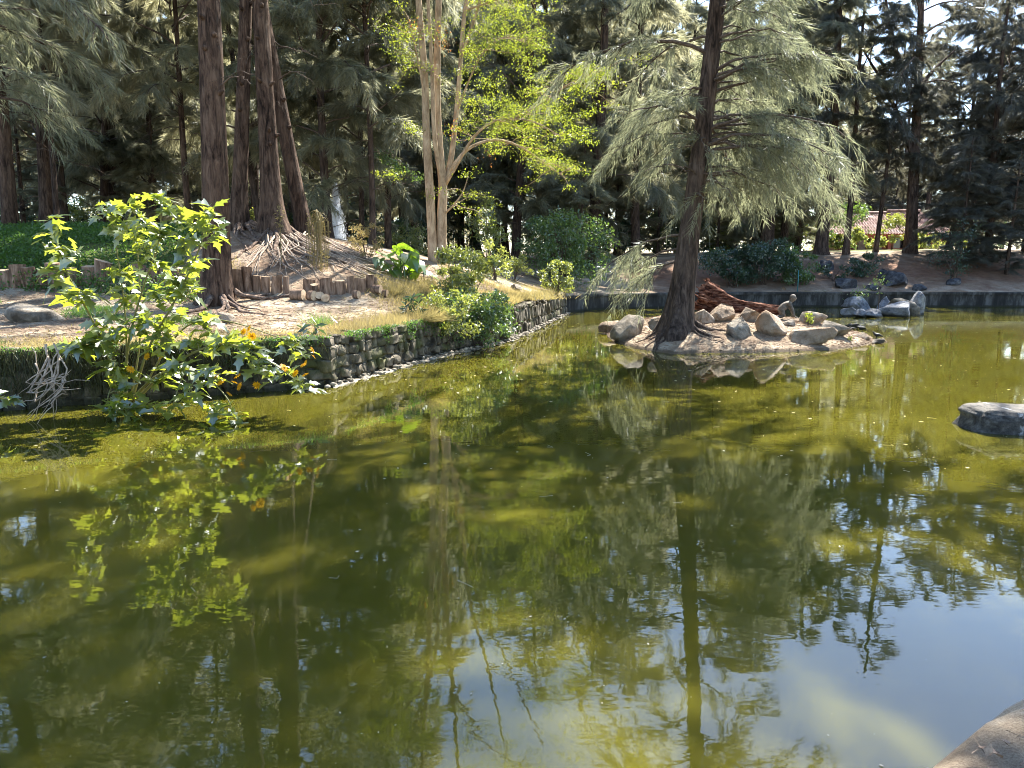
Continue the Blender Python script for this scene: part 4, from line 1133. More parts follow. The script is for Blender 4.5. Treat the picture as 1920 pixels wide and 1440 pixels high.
rock(1620, 636, 36, 10, 'flat pale stone on the sand near the right tip of the island', 'rock_tan', IH, 75, group=GI)
rock(1648, 645, 26, 8, 'flat dark stone at the very tip of the island', 'rock_grey', IH, 76, group=GI)
rock(1513, 641, 16, 7, 'small brown stone before the long flat boulder', 'rock_tan', IH, 77, group=GI)
for i, (u, v, w, h) in enumerate(((1594, 614, 16, 8), (1606, 615, 20, 8), (1618, 618, 18, 7), (1600, 619, 14, 6))):
    p = P(u, v, z=0.0); rock(u, v, w, h, ('leftmost', 'second', 'third', 'nearest')[i] + ' of the small dark stones in the water behind the island tip', 'rock_black', None, 80 + i, pos=(p[0], p[1], 0), group='small stones in the water')
rs = np.random.default_rng(8)
def pebbles(name, pts, lo, hi, mat, label, cat):
    V0, F0 = ico(1); mb = MB()
    for p in pts:
        s = rs.uniform(lo, hi); q = V0 * np.array((1, rs.uniform(.7, 1), rs.uniform(.4, .7))) * s
        q = q * (1 + .15 * fbm(V0, 1.5, int(rs.integers(20)), 2))[:, None]
        mb.add(q + np.array(p), F0, 0, True)
    tag(put(name, mb.mesh(name, mat)), label, cat, kind='stuff')
ang = rs.uniform(0, 1, 260); ol = np.vstack((ISL_OUT, ISL_OUT[:1])); pa, _ = along(ol, 400)
pk = pa[(ang * 399).astype(int)]; pk = pk + (ISL_C - pk) * rs.uniform(-0.02, 0.25, (260, 1)) ** 1
pebbles('pebbles', np.c_[pk, isl_h(pk[:, 0], pk[:, 1])], .012, .05, M['rock_tan'], 'small stones and clods scattered over the island sand', 'pebbles')
kp, _ = along([(-2.95, 12.2), (-1.65, 16.05), (-0.05, 19.6), (2.2, 30.2)], 300)
pebbles('kerb_rubble', np.c_[kp + rs.normal(0, .07, (300, 2)), rs.uniform(.02, .07, 300)], .02, .07, M['kerb'], 'pale rubble lying along the foot of the stone wall', 'rubble')

GW = 'rocks standing in the water'
for i, (u, v, w, h, Y, lab, mat, f, tl) in enumerate((
        (1618, 578, 64, 26, 29.6, 'dark broad rock at the back left of the rock cluster in the water', 'rock_blue', 10, (0, .1)),
        (1596, 590, 30, 18, 28.6, 'small pale rock at the left end of the rock cluster in the water', 'rock_blue', 7, (0, 0)),
        (1616, 590, 30, 16, 28.4, 'pale angular rock second from left in the rock cluster', 'rock_blue', 9, (0, 0)),
        (1642, 593, 40, 16, 28.2, 'low crumbled rock in the front middle of the rock cluster', 'rock_blue', 12, (0, 0)),
        (1661, 572, 28, 20, 29.8, 'rounded pale rock behind the sapling in the rock cluster', 'rock_blue', 4, (0, 0)),
        (1688, 593, 70, 28, 28.4, 'large grey triangular rock at the front of the rock cluster', 'rock_blue', 9, (0, 0)),
        (1700, 588, 66, 26, 29.2, 'long slanted slab lying over the rock cluster', 'rock_grey', 8, (0, .38)),
        (1726, 588, 40, 44, 29.6, 'tall pointed rock at the right end of the rock cluster', 'rock_blue', 12, (0, -.2)))):
    p = P(u, 592, Y=Y); rock(u, v, w, h + (592 - v if i in (0, 4, 6) else 0) * .7, lab, mat, None, 120 + i, pos=(p[0], Y, 0), facets=f, tilt=tl, group=GW)
GB = 'dark rocks on the far bank'
for i, (u, v, w, h, lab) in enumerate(((1660, 524, 30, 20, 'black rock on the far bank slope, upper left of the biggest one'), (1692, 540, 58, 32, 'biggest black boulder on the far bank slope above the rock cluster'),
        (1552, 508, 28, 20, 'dark rock high on the far bank below the slender trunks'), (1588, 540, 44, 18, 'dark flat rock on the far bank left of the sapling'), (1726, 545, 26, 12, 'small grey rock at the wall top right of the biggest black boulder'),
        (1790, 536, 28, 14, 'dark rock on the russet slope towards the right end of the far bank'), (1640, 545, 30, 12, 'low dark rock at the wall top above the sapling'), (1470, 545, 12, 8, 'small pale stone on the far wall top'))):
    rock(u, v, w, h, lab, 'rock_black' if i < 7 else 'rock_tan', None, 140 + i, group=GB)
rock(46, 606, 92, 36, 'flat grey boulder lying in the dry grass at the left end of the bank', 'rock_grey', None, 160, facets=4, sink=.3)
rock(423, 607, 30, 22, 'small brown stone at the foot of the great front trunk', 'rock_tan', None, 162, facets=8)
rock(968, 545, 24, 12, 'small grey stone in the grass behind the running wall', 'rock_grey', None, 163)

# the dark block at the right edge
def pond_block():
    m, nt, out = node_mat("stained_black_block")
    v = coords(nt)
    col = ramp(nt, [(0.36, (0.028, 0.027, 0.027)), (0.5, (0.068, 0.066, 0.063)), (0.66, (0.15, 0.145, 0.135))], noise(nt, v, 9, 8, .75))
    g = nt.nodes.new("ShaderNodeNewGeometry"); sp = nt.nodes.new("ShaderNodeSeparateXYZ"); nt.links.new(g.outputs['Position'], sp.inputs[0])
    a = N(nt, "ShaderNodeMath", _operation='MULTIPLY_ADD'); nt.links.new(noise(nt, v, 14, 4, .7), a.inputs[0]); a.inputs[1].default_value = 0.07; nt.links.new(sp.outputs[0], a.inputs[2])
    b = N(nt, "ShaderNodeMath", _operation='SUBTRACT'); nt.links.new(a.outputs[0], b.inputs[0]); b.inputs[1].default_value = 5.98
    c = N(nt, "ShaderNodeMath", _operation='ABSOLUTE'); nt.links.new(b.outputs[0], c.inputs[0])
    k = mixc(nt, ramp(nt, [(0.4, (0, 0, 0)), (0.5, (1, 1, 1))], noise(nt, v, 7, 5, .7)), (0, 0, 0), ramp(nt, [(0.012, (1, 1, 1)), (0.030, (0, 0, 0))], c.outputs[0]))
    col = mixc(nt, k, col, (0.36, 0.37, 0.38))
    fl = ramp(nt, [(0.66, (0, 0, 0)), (0.72, (1, 1, 1))], noise(nt, v, 6, 8, .8))
    col = mixc(nt, fl, col, (0.28, 0.27, 0.25))
    s2 = nt.nodes.new('ShaderNodeSeparateXYZ'); nt.links.new(g.outputs['True Normal'], s2.inputs[0])
    lit_top = mixc(nt, ramp(nt, [(0.44, (0, 0, 0)), (0.56, (1, 1, 1))], noise(nt, v, 10, 6, .75)), (0, 0, 0), ramp(nt, [(0.55, (0, 0, 0)), (0.8, (1, 1, 1))], s2.outputs[2]))
    col = mixc(nt, lit_top, col, (0.13, 0.12, 0.105))  # up-facing faces painted paler, as if sunlit
    p = N(nt, "ShaderNodeBsdfPrincipled", Roughness=0.9); p.inputs['Specular IOR Level'].default_value = .2
    bb = N(nt, "ShaderNodeBump", Strength=.8, Distance=.03); nt.links.new(noise(nt, v, 16, 8, .75), bb.inputs['Height'])
    nt.links.new(bb.outputs[0], p.inputs['Normal']); nt.links.new(col, p.inputs['Base Color']); nt.links.new(p.outputs[0], out.inputs[0])
    V, F = ico(5); V = V.copy(); V = np.sign(V) * np.abs(V) ** .40; V /= np.abs(V).max()
    V[:, 2] = np.where(V[:, 2] > 0.86, 0.86 + (V[:, 2] - .86) * .2, V[:, 2])
    V *= (1 + .07 * fbm(V, 1.6, 4, 4) + .045 * fbm(V, 5, 2, 4))[:, None]
    V = V * np.array((1.0, .42, .30))
    tag(put('stone_block', make_mesh('stone_block', V, [F], m, smooth=True), None, (6.56, 9.12, -0.02), (0, 0.03, -.10)),
        'dark stained stone block standing alone in the green water at the right edge', 'stone block')
pond_block()

# ------------------------------------------------------------------ island things
def rotten_log():
    rng = np.random.default_rng(3)
    a = hit(1312, 588, IH, 15); 
    p0 = P(1318, 556, Y=22.6); p1 = P(1462, 585, Y=21.6)
    t = thing('rotten_log', 'split rotten reddish log lying behind the island trunk, broken thick end up', 'log', (p0[0], 22.6, float(isl_h([p0[0]], [22.6])[0])))
    n, m = 60, 34
    s = np.linspace(0, 1, n)
    path = p0[None, :] * (1 - s[:, None]) + p1[None, :] * s[:, None]
    path[:, 2] += -0.16 * np.sin(s * np.pi)
    R = np.interp(s, [0, .08, .3, .7, 1], [.40, .37, .27, .22, .16])
    a = np.linspace(0, 2 * np.pi, m, endpoint=False)
    T = norm(np.gradient(path, axis=0)); A = norm(np.cross(T, np.array((0, 0, 1.0)))); B = np.cross(A, T)
    rr = R[:, None] * (1 + 0.10 * np.sin(a * 5 + 1.2 * np.sin(s * 3)[:, None]) + 0.07 * np.sin(a * 11 + 4 * s[:, None]))
    q = np.stack((np.cos(a)[None] * np.ones((n, 1)), np.sin(a)[None] * np.ones((n, 1)), s[:, None] * 2.2 * np.ones(m)), -1).reshape(-1, 3)
    rr *= 1 + .22 * fbm(q, 2.6, 3, 4).reshape(n, m)
    V = path[:, None] + rr[..., None] * (np.cos(a)[None, :, None] * A[:, None] + np.sin(a)[None, :, None] * B[:, None])
    jag = (s < .001)
    V[0] += -T[0] * (0.22 * np.abs(fbm(np.c_[np.cos(a), np.sin(a), 0 * a], 3, 2, 3)))[:, None] + np.array((0, 0, .12)) * np.clip(np.sin(a), 0, 1)[:, None]
    V = V.reshape(-1, 3)
    i = np.arange(n - 1)[:, None] * m; j = np.arange(m)[None]; k = (j + 1) % m
    F = np.stack((i + j, i + k, i + m + k, i + m + j), -1).reshape(-1, 4)
    mb = MB(); mb.add(V, F, 0, True)
    c0 = path[2]; c1 = path[-1]
    Vc = np.vstack((V[:m], c0, V[-m:], c1)); jj = np.arange(m); kk = (jj + 1) % m
    mb.add(Vc, np.vstack((np.stack((jj, np.full(m, m), kk), -1), np.stack((m + 1 + jj, m + 1 + kk, np.full(m, 2 * m + 1)), -1))))
    mb.put('log_body', M['rot_wood'], t)
    for k in range(14):                                                # splinters at the broken end
        aa = rng.uniform(0, 6.28); r = rng.uniform(.25, .5)
        b = p0 + A[0] * math.cos(aa) * r + B[0] * math.sin(aa) * r
        w = MB(); add_tube(w, np.array([b + T[0] * .3, b, b - T[0] * rng.uniform(.08, .25) + np.array((0, 0, rng.uniform(0, .12)))]), [.06, .045, .006], 5); w.put('splinter', M['rot_wood'], t)
    # grey peeled strip of bark on the upper back
    st = MB(); e = np.array([P(u, v, Y=23.1) for u, v in ((1334, 541), (1346, 550), (1362, 558), (1384, 566))]); e = spline(e, 10)
    add_tube(st, e, np.linspace(.06, .03, 10), 8, lump=.2); st.put('peeled_strip', M['rock_blue'], t)
rotten_log()

def skin_body(name, verts, edges, radii, root, mat, parent=None, loc=(0, 0, 0), sub=2):
    me = bpy.data.meshes.new(name)
    me.from_pydata([tuple(v) for v in verts], edges, [])
    me.materials.append(mat)
    o = put(name, me, parent, loc)
    o.modifiers.new("skin", 'SKIN')
    if not me.skin_vertices: me.skin_vertices.new()
    for i, r in enumerate(radii):
        sv = me.skin_vertices[0].data[i]; sv.radius = (r, r) if np.isscalar(r) else r; sv.use_root = (i == root)
    o.modifiers["skin"].use_smooth_shade = True
    ms = o.modifiers.new("sub", 'SUBSURF'); ms.levels = sub; ms.render_levels = sub
    return o

def statue():
    """small weathered figure of a child on hands and knees, facing right and a little to the viewer"""
    p = hit(1476, 594, IH, 15); y = 20.6
    c = P(1484, 598, Y=y); z0 = c[2]
    slab = thing('statue_slab', 'flat stone slab the kneeling statue leans on', 'slab', (P(1498, 612, Y=y)[0], y, 0.3))
    b = MB(); cx = P(1497, 600, Y=y)[0]
    V, F = ico(3); q = np.sign(V) * np.abs(V) ** .35; q /= np.abs(q).max(); q *= (1 + .04 * fbm(V, 2, 3, 3))[:, None]
    b.add(q * np.array((.40, .30, .13)) + np.array((cx, y, z0 - .13)), F, 0, True); b.put('slab_body', M['rock_tan'], slab)
    base = np.array((P(1462, 594, Y=y)[0], y, z0 + .02))
    t = thing('statue', 'small weathered statue of a child kneeling and leaning on both straight arms', 'statue', base)
    v = {  # x to the right, y away, z up (metres); pelvis, spine, neck, head
        'pel': (0.02, 0, .235), 'sp1': (.10, 0, .30), 'sp2': (.18, -.01, .365), 'nk': (.245, -.015, .415), 'hd0': (.275, -.02, .455), 'hd1': (.305, -.03, .515),
        'hl': (.02, -.07, .21), 'kl': (.07, -.085, .055), 'al': (-.06, -.085, .035), 'tl': (-.11, -.085, .02),
        'hr': (.02, .07, .21), 'kr': (.10, .085, .06), 'ar': (-.03, .085, .035), 'tr': (-.08, .085, .02),
        'sl': (.20, -.09, .37), 'el': (.265, -.12, .22), 'wl': (.315, -.125, .06), 'pl': (.345, -.125, .028),
        'sr': (.20, .08, .37), 'er': (.30, .09, .23), 'wr': (.365, .08, .07), 'pr': (.395, .08, .03)}
    names = list(v); ix = {k: i for i, k in enumerate(names)}
    ed = [('pel', 'sp1'), ('sp1', 'sp2'), ('sp2', 'nk'), ('nk', 'hd0'), ('hd0', 'hd1'), ('pel', 'hl'), ('hl', 'kl'), ('kl', 'al'), ('al', 'tl'), ('pel', 'hr'), ('hr', 'kr'), ('kr', 'ar'), ('ar', 'tr'),
          ('sp2', 'sl'), ('sl', 'el'), ('el', 'wl'), ('wl', 'pl'), ('sp2', 'sr'), ('sr', 'er'), ('er', 'wr'), ('wr', 'pr')]
    R = {'pel': .105, 'sp1': .105, 'sp2': .105, 'nk': .048, 'hd0': .065, 'hd1': .07, 'hl': .075, 'kl': .055, 'al': .03, 'tl': .022, 'hr': .075, 'kr': .055, 'ar': .03, 'tr': .022,
         'sl': .055, 'el': .042, 'wl': .029, 'pl': .022, 'sr': .055, 'er': .042, 'wr': .029, 'pr': .022}
    V = [v[k] for k in names]; E = [(ix[a], ix[b]) for a, b in ed]; rad = [R[k] for k in names]
    for wk, sgn in (('pl', -1), ('pr', 1)):                               # five fingers on each hand
        for k, (dy, ln) in enumerate(((-.028, .05), (-.014, .062), (0, .068), (.013, .06), (.030, .035))):
            a = len(V); x, yy, z = v[wk]
            V += [(x + .015, yy + dy * .8, z), (x + .02 + ln * .5, yy + dy * 1.2, z - .002), (x + .02 + ln, yy + dy * 1.4, z - .014)]
            E += [(ix[wk], a), (a, a + 1), (a + 1, a + 2)]; rad += [.009, .008, .006]
    skin_body('figure', V, E, rad, 0, M['statue'], t)
    # face and cropped hair
    h = MB(); V3, F3 = ico(3); hc = np.array((.300, -.03, .512))
    q = V3 * np.array((.078, .072, .086)); q[:, 2] -= .012 * np.clip(V3[:, 0], 0, 1)
    h.add(q + hc, F3, 0, True)
    h.add(ico(1)[0] * np.array((.014, .011, .018)) + hc + np.array((.072, -.030, -.012)), ico(1)[1], 0, True)
    for s in (-1, 1): h.add(ico(1)[0] * np.array((.012, .012, .018)) + hc + np.array((0.0, .072 * s, -.01)), ico(1)[1], 0, True)
    h.add(ico(1)[0] * np.array((.008, .022, .007)) + hc + np.array((.066, -.028, -.045)), ico(1)[1], 0, True)
    put('head', h.mesh('head', M['statue']), t)
    hb = MB(); q = V3[:, :] * np.array((.083, .077, .09)); ok = (V3[:, 2] - .55 * V3[:, 0]) > .12
    f = F3[ok[F3].all(1)]; hb.add(q + hc + np.array((-.003, 0, .002)), f, 0, True); put('hair', hb.mesh('hair', M['statue']), t)
statue()
[o for o in bpy.data.objects if o.name == 'statue'][0].scale = (1.06,) * 3

def bird():
    p = hit(1643, 636, IH, 15); x, y, z = p
    t = thing('bird', 'small black bird standing at the right tip of the island', 'bird', (x, y, z))
    S = 1.35
    v = [(0, 0, .085), (-.035, 0, .088), (.035, 0, .10), (.06, 0, .135), (.072, 0, .155), (-.075, 0, .075), (-.12, 0, .062), (0, -.014, .05), (0, -.014, .006), (.02, -.014, .002), (0, .014, .05), (0, .014, .006), (.02, .014, .002)]
    v = [tuple(S * c for c in q) for q in v]
    e = [(0, 1), (0, 2), (2, 3), (3, 4), (1, 5), (5, 6), (0, 7), (7, 8), (8, 9), (0, 10), (10, 11), (11, 12)]
    r = [S * q for q in (.035, .032, .030, .018, .021, .018, .010, .006, .003, .002, .006, .003, .002)]
    skin_body('body', v, e, r, 0, M['bird'], t)
    b = MB(); add_tube(b, np.array([(.085, 0, .155), (.105, 0, .152), (.118, 0, .149)]) * S, [.007 * S, .004 * S, .001 * S], 5); put('beak', b.mesh('beak', M['rock_black']), t)
    for s in (-1, 1):
        w = MB(); w.add(ico(2)[0] * np.array((.06, .009, .026)) * S + np.array((-.015, .033 * s, .09)) * S, ico(2)[1], 0, True); put('wing', w.mesh('wing', M['bird']), t)
    t.rotation_euler = (0, 0, 2.6)
bird()

# ------------------------------------------------------------------ cut logs
def log_mesh(seed, r, L, lying=False):
    rng = np.random.default_rng(seed); seg = 16
    z = np.linspace(0, L, 7); a = np.linspace(0, 2 * np.pi, seg, endpoint=False)
    rr = r * (1 + .06 * np.sin(2 * a + rng.uniform(0, 6)) + .05 * np.sin(3 * a + rng.uniform(0, 6)) + .03 * np.sin(7 * a + rng.uniform(0, 6)))
    V = np.array([[(rr[j] * (1 + .04 * math.sin(q * 5 + seed)) * math.cos(a[j]), rr[j] * math.sin(a[j]), q) for j in range(seg)] for q in z])
    slope = rng.uniform(-.18, .18, 2)
    V[-1, :, 2] += slope[0] * V[-1, :, 0] + slope[1] * V[-1, :, 1]
    V = V.reshape(-1, 3); i = np.arange(6)[:, None] * seg; j = np.arange(seg)[None]; k = (j + 1) % seg
    F = np.stack((i + j, i + k, i + seg + k, i + seg + j), -1).reshape(-1, 4)
    mb = MB(); mb.add(V, F, 0, True)
    top = V[-seg:]; bot = V[:seg]
    jj = np.arange(seg); kk = (jj + 1) % seg
    mb.add(np.vstack((top, top.mean(0) + (0, 0, .004))), np.stack((jj, kk, np.full(seg, seg)), -1), 1)
    mb.add(np.vstack((bot, bot.mean(0))), np.stack((kk, jj, np.full(seg, seg)), -1), 1)
    return mb.mesh('log', [M['log_bark'], M['log_end']])

def edging(label, logs, group='log edgings of the raised beds'):
    """logs: (u, v foot, width px, height px); set upright side by side"""
    pts = [hit(u, v, None, 11) for u, v, w, h in logs]
    t = thing('log_edging', label, 'log edging', pts[0], None, group)
    for i, ((u, v, w, h), p) in enumerate(zip(logs, pts)):
        k = p[1] / FPX
        o = put('log', log_mesh(int(abs(u)) + i, w * k / 2 * RNG.uniform(.82, 1.12), h * k * RNG.uniform(.78, 1.12) + .25), t, (p[0] - pts[0][0], p[1] - pts[0][1] + w * k * .4, p[2] - .25 - pts[0][2]), (RNG.uniform(-.10, .10), RNG.uniform(-.10, .10), RNG.uniform(0, 6)))
    return t
edging('row of dark upright logs edging the green lawn at the left', [(-22, 541, 30, 40), (6, 541, 27, 41), (30, 540, 24, 39), (54, 541, 24, 40), (76, 541, 22, 40), (97, 541, 24, 42), (118, 540, 20, 38), (137, 540, 22, 41), (158, 539, 24, 42), (183, 537, 28, 44)])
edging('row of upright logs between the big-leaved shrub and the great trunk', [(262, 536, 22, 36), (284, 535, 20, 37), (306, 536, 24, 35), (329, 537, 22, 36), (350, 538, 20, 35), (368, 538, 20, 36)])
edging('row of upright logs just right of the great front trunk, stepping down', [(446, 548, 22, 46), (465, 548, 20, 44), (482, 549, 14, 36), (497, 550, 16, 36), (511, 551, 14, 34), (521, 551, 12, 33), (534, 552, 11, 33), (441, 546, 16, 46)])
edging('ragged row of sunlit log stumps edging the bare mound', [(576, 549, 22, 26), (588, 553, 14, 24), (606, 556, 20, 30), (622, 553, 18, 28), (641, 553, 20, 28), (656, 551, 14, 30), (668, 550, 18, 28), (680, 548, 14, 30), (690, 546, 16, 30), (702, 541, 14, 22)])
def lying(u, v, dia, L, az, label, tilt=0.0):
    p = hit(u, v, None, 11); k = p[1] / FPX; r = dia * k / 2
    me = log_mesh(int(u * 3), r, L * k)
    o = put('log', me, None, (p[0], p[1], p[2] + r * .75)); o.rotation_euler = (0, math.pi / 2 - tilt, az)
    tag(o, label, 'log', 'cut logs lying by the bare mound')
lying(548, 561, 20, 26, -.35, 'longest cut log lying at the left of the loose logs, end facing right')
lying(580, 561, 17, 16, -.7, 'short cut log lying against the longest one')
lying(598, 563, 16, 8, -1.2, 'thin cut disc propped on the ground among the loose logs', .4)
lying(612, 564, 15, 12, -1.5, 'round-ended cut log pointing at the viewer among the loose logs')
lying(664, 559, 14, 12, -.5, 'small cut log lying in the weeds below the stumps')
lying(700, 549, 16, 18, -.5, 'pale cut log rolled away to the right of the stumps')
lying(717, 555, 14, 10, -.3, 'last short cut log, farthest right on the slope')
lying(488, 634, 8, 60, .12, 'long thin fallen pole lying on the bank edge below the great trunk')

# ------------------------------------------------------------------ the big-leaved shrub in front
def lobed_leaf(seed, size=1.0):
    """pointed lobed leaf, folded along its midrib and drooping at the tip; unit length along +x"""
    rng = np.random.default_rng(seed)
    o = np.array([(0, .012), (.10, .012), (.16, .10), (.26, .26), (.40, .44), (.45, .24), (.52, .17), (.68, .33), (.72, .15), (.84, .09), (1, 0)])
    o[:, 1] *= rng.uniform(.75, 1.1); o[3:5, 1] *= rng.uniform(.75, 1.15)
    fold, droop, tw = rng.uniform(.05, .6), rng.uniform(.15, .85), rng.uniform(-.5, .5)
    V, F = [], []
    for sg in (1, -1):
        b = len(V)
        for x, y in o:
            y2 = y * (1 + rng.uniform(-.08, .08))
            z0 = -droop * x * x
            V.append((x, 0, z0)); V.append((x + (0.02 * sg), sg * y2, z0 + fold * y2 - .35 * y2 * y2 + tw * x * y2 * sg))
        for i in range(len(o) - 1):
            q = [b + 2 * i, b + 2 * i + 2, b + 2 * i + 3, b + 2 * i + 1]
            F.append(q if sg > 0 else q[::-1])
    return make_mesh('leaf', np.array(V), [np.array(F)], M['leaf_shrub'], smooth=True)

LEAVES = [lobed_leaf(s) for s in range(9)]

def flower_mesh(seed):
    rng = np.random.default_rng(seed); mb = MB()
    for k in range(12):
        a = k * math.pi / 6 + rng.uniform(-.1, .1); c, s_ = math.cos(a), math.sin(a)
        pts = [(.15, -.10), (.6, -.17), (1.0, 0), (.6, .17), (.15, .10)]
        V = np.array([(x * c - y * s_, x * s_ + y * c, .15 * x - .28 * x * x) for x, y in pts])
        mb.add(V, [(0, 1, 4)], 0); mb.add(V, [(1, 3, 4)], 0); mb.add(V, [(1, 2, 3)], 0)
    mb.add(ico(1)[0] * np.array((.24, .24, .16)) + np.array((0, 0, .06)), ico(1)[1], 0, True)
    return mb.mesh('flower', M['flower'])
FLOWERS = [flower_mesh(s) for s in range(3)]

def leaf_matrix(d, roll, rng):
    d = Vector(d).normalized()
    q = d.to_track_quat('X', 'Z')
    return (q @ Quaternion((1, 0, 0), roll))

def big_shrub():
    rng = np.random.default_rng(71)
    base = P(240, 756, Y=10.55); base[2] = -0.05
    t = thing('shrub', 'big bright-leaved shrub with lobed leaves and orange flowers leaning over the water', 'shrub', base)
    m, nt, out = node_mat("green_stem"); p_ = N(nt, "ShaderNodeBsdfPrincipled", Roughness=.6); p_.inputs['Base Color'].default_value = (.17, .16, .05, 1); nt.links.new(p_.outputs[0], out.inputs[0])
    mains = [[(235, 756, 10.55), (240, 650, 10.4), (268, 540, 10.2), (298, 450, 10.0), (302, 375, 9.9)],
             [(245, 756, 10.55), (280, 650, 10.3), (330, 560, 10.1), (368, 480, 9.9), (396, 405, 9.8)],
             [(228, 756, 10.55), (200, 660, 10.4), (165, 585, 10.2), (125, 510, 10.0), (96, 425, 9.9)],
             [(250, 756, 10.55), (330, 680, 10.1), (420, 645, 9.8), (500, 675, 9.6), (572, 726, 9.5)],
             [(240, 756, 10.55), (300, 702, 10.2), (375, 700, 9.8), (425, 745, 9.6), (440, 785, 9.5)],
             [(236, 756, 10.55), (236, 610, 10.5), (222, 490, 10.3), (206, 392, 10.2)],
             [(232, 756, 10.55), (214, 722, 10.1), (202, 750, 9.8), (214, 780, 9.6)],
             [(244, 756, 10.55), (262, 640, 10.6), (262, 540, 10.7), (252, 395, 10.6)],
             [(252, 756, 10.55), (340, 620, 10.5), (410, 600, 10.4), (545, 640, 10.3)]]
    spines = []
    for k, st in enumerate(mains):
        sp = spline(np.array([P(u, v, Y=Y) for u, v, Y in st]), 30); spines.append(sp)
        mb = MB(); add_tube(mb, sp, np.linspace(.022 if k < 5 else .016, .006, 30), 7, 0); mb.put('stem', m, t)
    spn = np.concatenate(spines); rest = MB(); n_part = 0
    clusters = [(205, 393, 9, .22, 10.2), (250, 388, 8, .22, 10.5), (300, 372, 9, .22, 9.9), (330, 400, 8, .24, 9.9), (396, 402, 10, .24, 9.8), (402, 440, 7, .24, 9.7), (300, 440, 9, .25, 9.9), (345, 450, 8, .25, 9.9), (268, 455, 7, .25, 10.1),
                (285, 490, 8, .26, 10.0), (320, 520, 8, .27, 10.0), (352, 545, 8, .27, 10.0), (300, 560, 7, .27, 10.1), (365, 500, 6, .25, 9.9), (96, 425, 9, .24, 9.9), (112, 470, 7, .24, 9.95), (105, 515, 6, .27, 9.9), (150, 556, 8, .30, 10.0),
                (182, 640, 9, .36, 10.1), (140, 655, 6, .34, 10.0), (215, 680, 8, .33, 10.1), (250, 620, 7, .29, 10.2), (382, 600, 8, .27, 10.1), (420, 640, 9, .28, 9.8), (462, 652, 8, .27, 9.7), (482, 690, 8, .25, 9.6), (525, 700, 6, .22, 9.55),
                (568, 724, 6, .20, 9.5), (400, 700, 8, .26, 9.7), (340, 690, 8, .27, 10.0), (300, 712, 7, .28, 10.1), (230, 738, 8, .28, 9.9), (275, 762, 8, .27, 9.8), (350, 752, 8, .26, 9.7), (404, 778, 6, .24, 9.6), (440, 782, 6, .24, 9.5), (318, 785, 6, .24, 9.7), (212, 768, 6, .26, 9.6), (543, 642, 5, .2, 10.3), (575, 660, 4, .18, 10.2), (240, 560, 5, .26, 10.3), (275, 600, 5, .26, 10.2), (330, 600, 5, .26, 10.1), (230, 510, 5, .25, 10.3), (255, 440, 5, .24, 10.4), (315, 640, 5, .26, 10.2), (200, 610, 5, .27, 10.3), (370, 645, 5, .26, 10.0), (285, 650, 5, .26, 10.3), (270, 420, 5, .22, 10.2), (225, 430, 5, .22, 10.2), (350, 420, 5, .22, 9.9)]
    n = 0
    for (u, v, k, s, Y) in clusters:
        c = P(u, v, Y=Y)
        j = np.argmin(np.linalg.norm(spn - c, axis=1)); q = spn[j]
        tip = c - q
        if np.linalg.norm(tip) > .06:
            mb = MB(); mid = (q + c) / 2 + np.array((0, 0, .04)); add_tube(mb, spline(np.array([q, mid, c]), 6), np.linspace(.009, .005, 6), 5, 0); mb.put('twig', m, t)
        up = norm(np.array((tip[0], tip[1], abs(tip[2]) + .15)))
        for i in range(k + 10):
            a = i * 2.4 + rng.uniform(-.4, .4); el = rng.uniform(-.45, .55) if i > 1 else rng.uniform(.4, 1.0)
            d = np.array((math.cos(a) * math.cos(el), math.sin(a) * math.cos(el), math.sin(el)))
            lm = LEAVES[int(rng.integers(len(LEAVES)))]
            f = rng.uniform(0, 1) ** 1.3
            pos = c * (1 - f * .5) + q * f * .5 if np.linalg.norm(tip) > .1 else c
            pos = pos + rng.normal(0, .06, 3)
            q_ = leaf_matrix(d, rng.normal(0, .45), rng); sc = s * 0.92 * rng.uniform(.6, 1.2); n += 1
            if i < k and n_part < 300:
                o = put('leaf', lm, t); n_part += 1
                o.location = pos - base; o.rotation_mode = 'QUATERNION'; o.rotation_quaternion = q_
                o.scale = (sc,) * 3
            else:
                lv = np.empty(len(lm.vertices) * 3, dtype=np.float32); lm.vertices.foreach_get("co", lv)
                lf = np.array([p.vertices[:] for p in lm.polygons])
                rest.add(lv.reshape(-1, 3) * sc @ np.array(q_.to_matrix()).T + pos, lf, 0, True)
    ro = rest.put('small_foliage', M['leaf_shrub'], t); ro['kind'] = 'stuff'
    for (u, v, Y) in ((456, 622, 9.6), (472, 630, 9.6), (466, 616, 9.7), (445, 704, 9.6), (440, 716, 9.6), (482, 722, 9.5), (414, 716, 9.6), (430, 738, 9.5), (533, 689, 9.5), (553, 700, 9.5), (568, 684, 9.5), (586, 656, 10.1), (588, 668, 10.1), (572, 680, 9.9), (572, 702, 9.5), (582, 728, 9.45), (245, 692, 9.8), (275, 668, 9.9), (300, 672, 9.9), (448, 724, 9.6), (405, 705, 9.6)):
        o = put('flower', FLOWERS[int(rng.integers(3))], t); o.location = P(u, v, Y=Y) - base
        o.rotation_euler = (rng.uniform(.3, 1.4), rng.uniform(-.5, .5), rng.uniform(0, 6)); o.scale = (rng.uniform(.05, .07),) * 3
big_shrub()

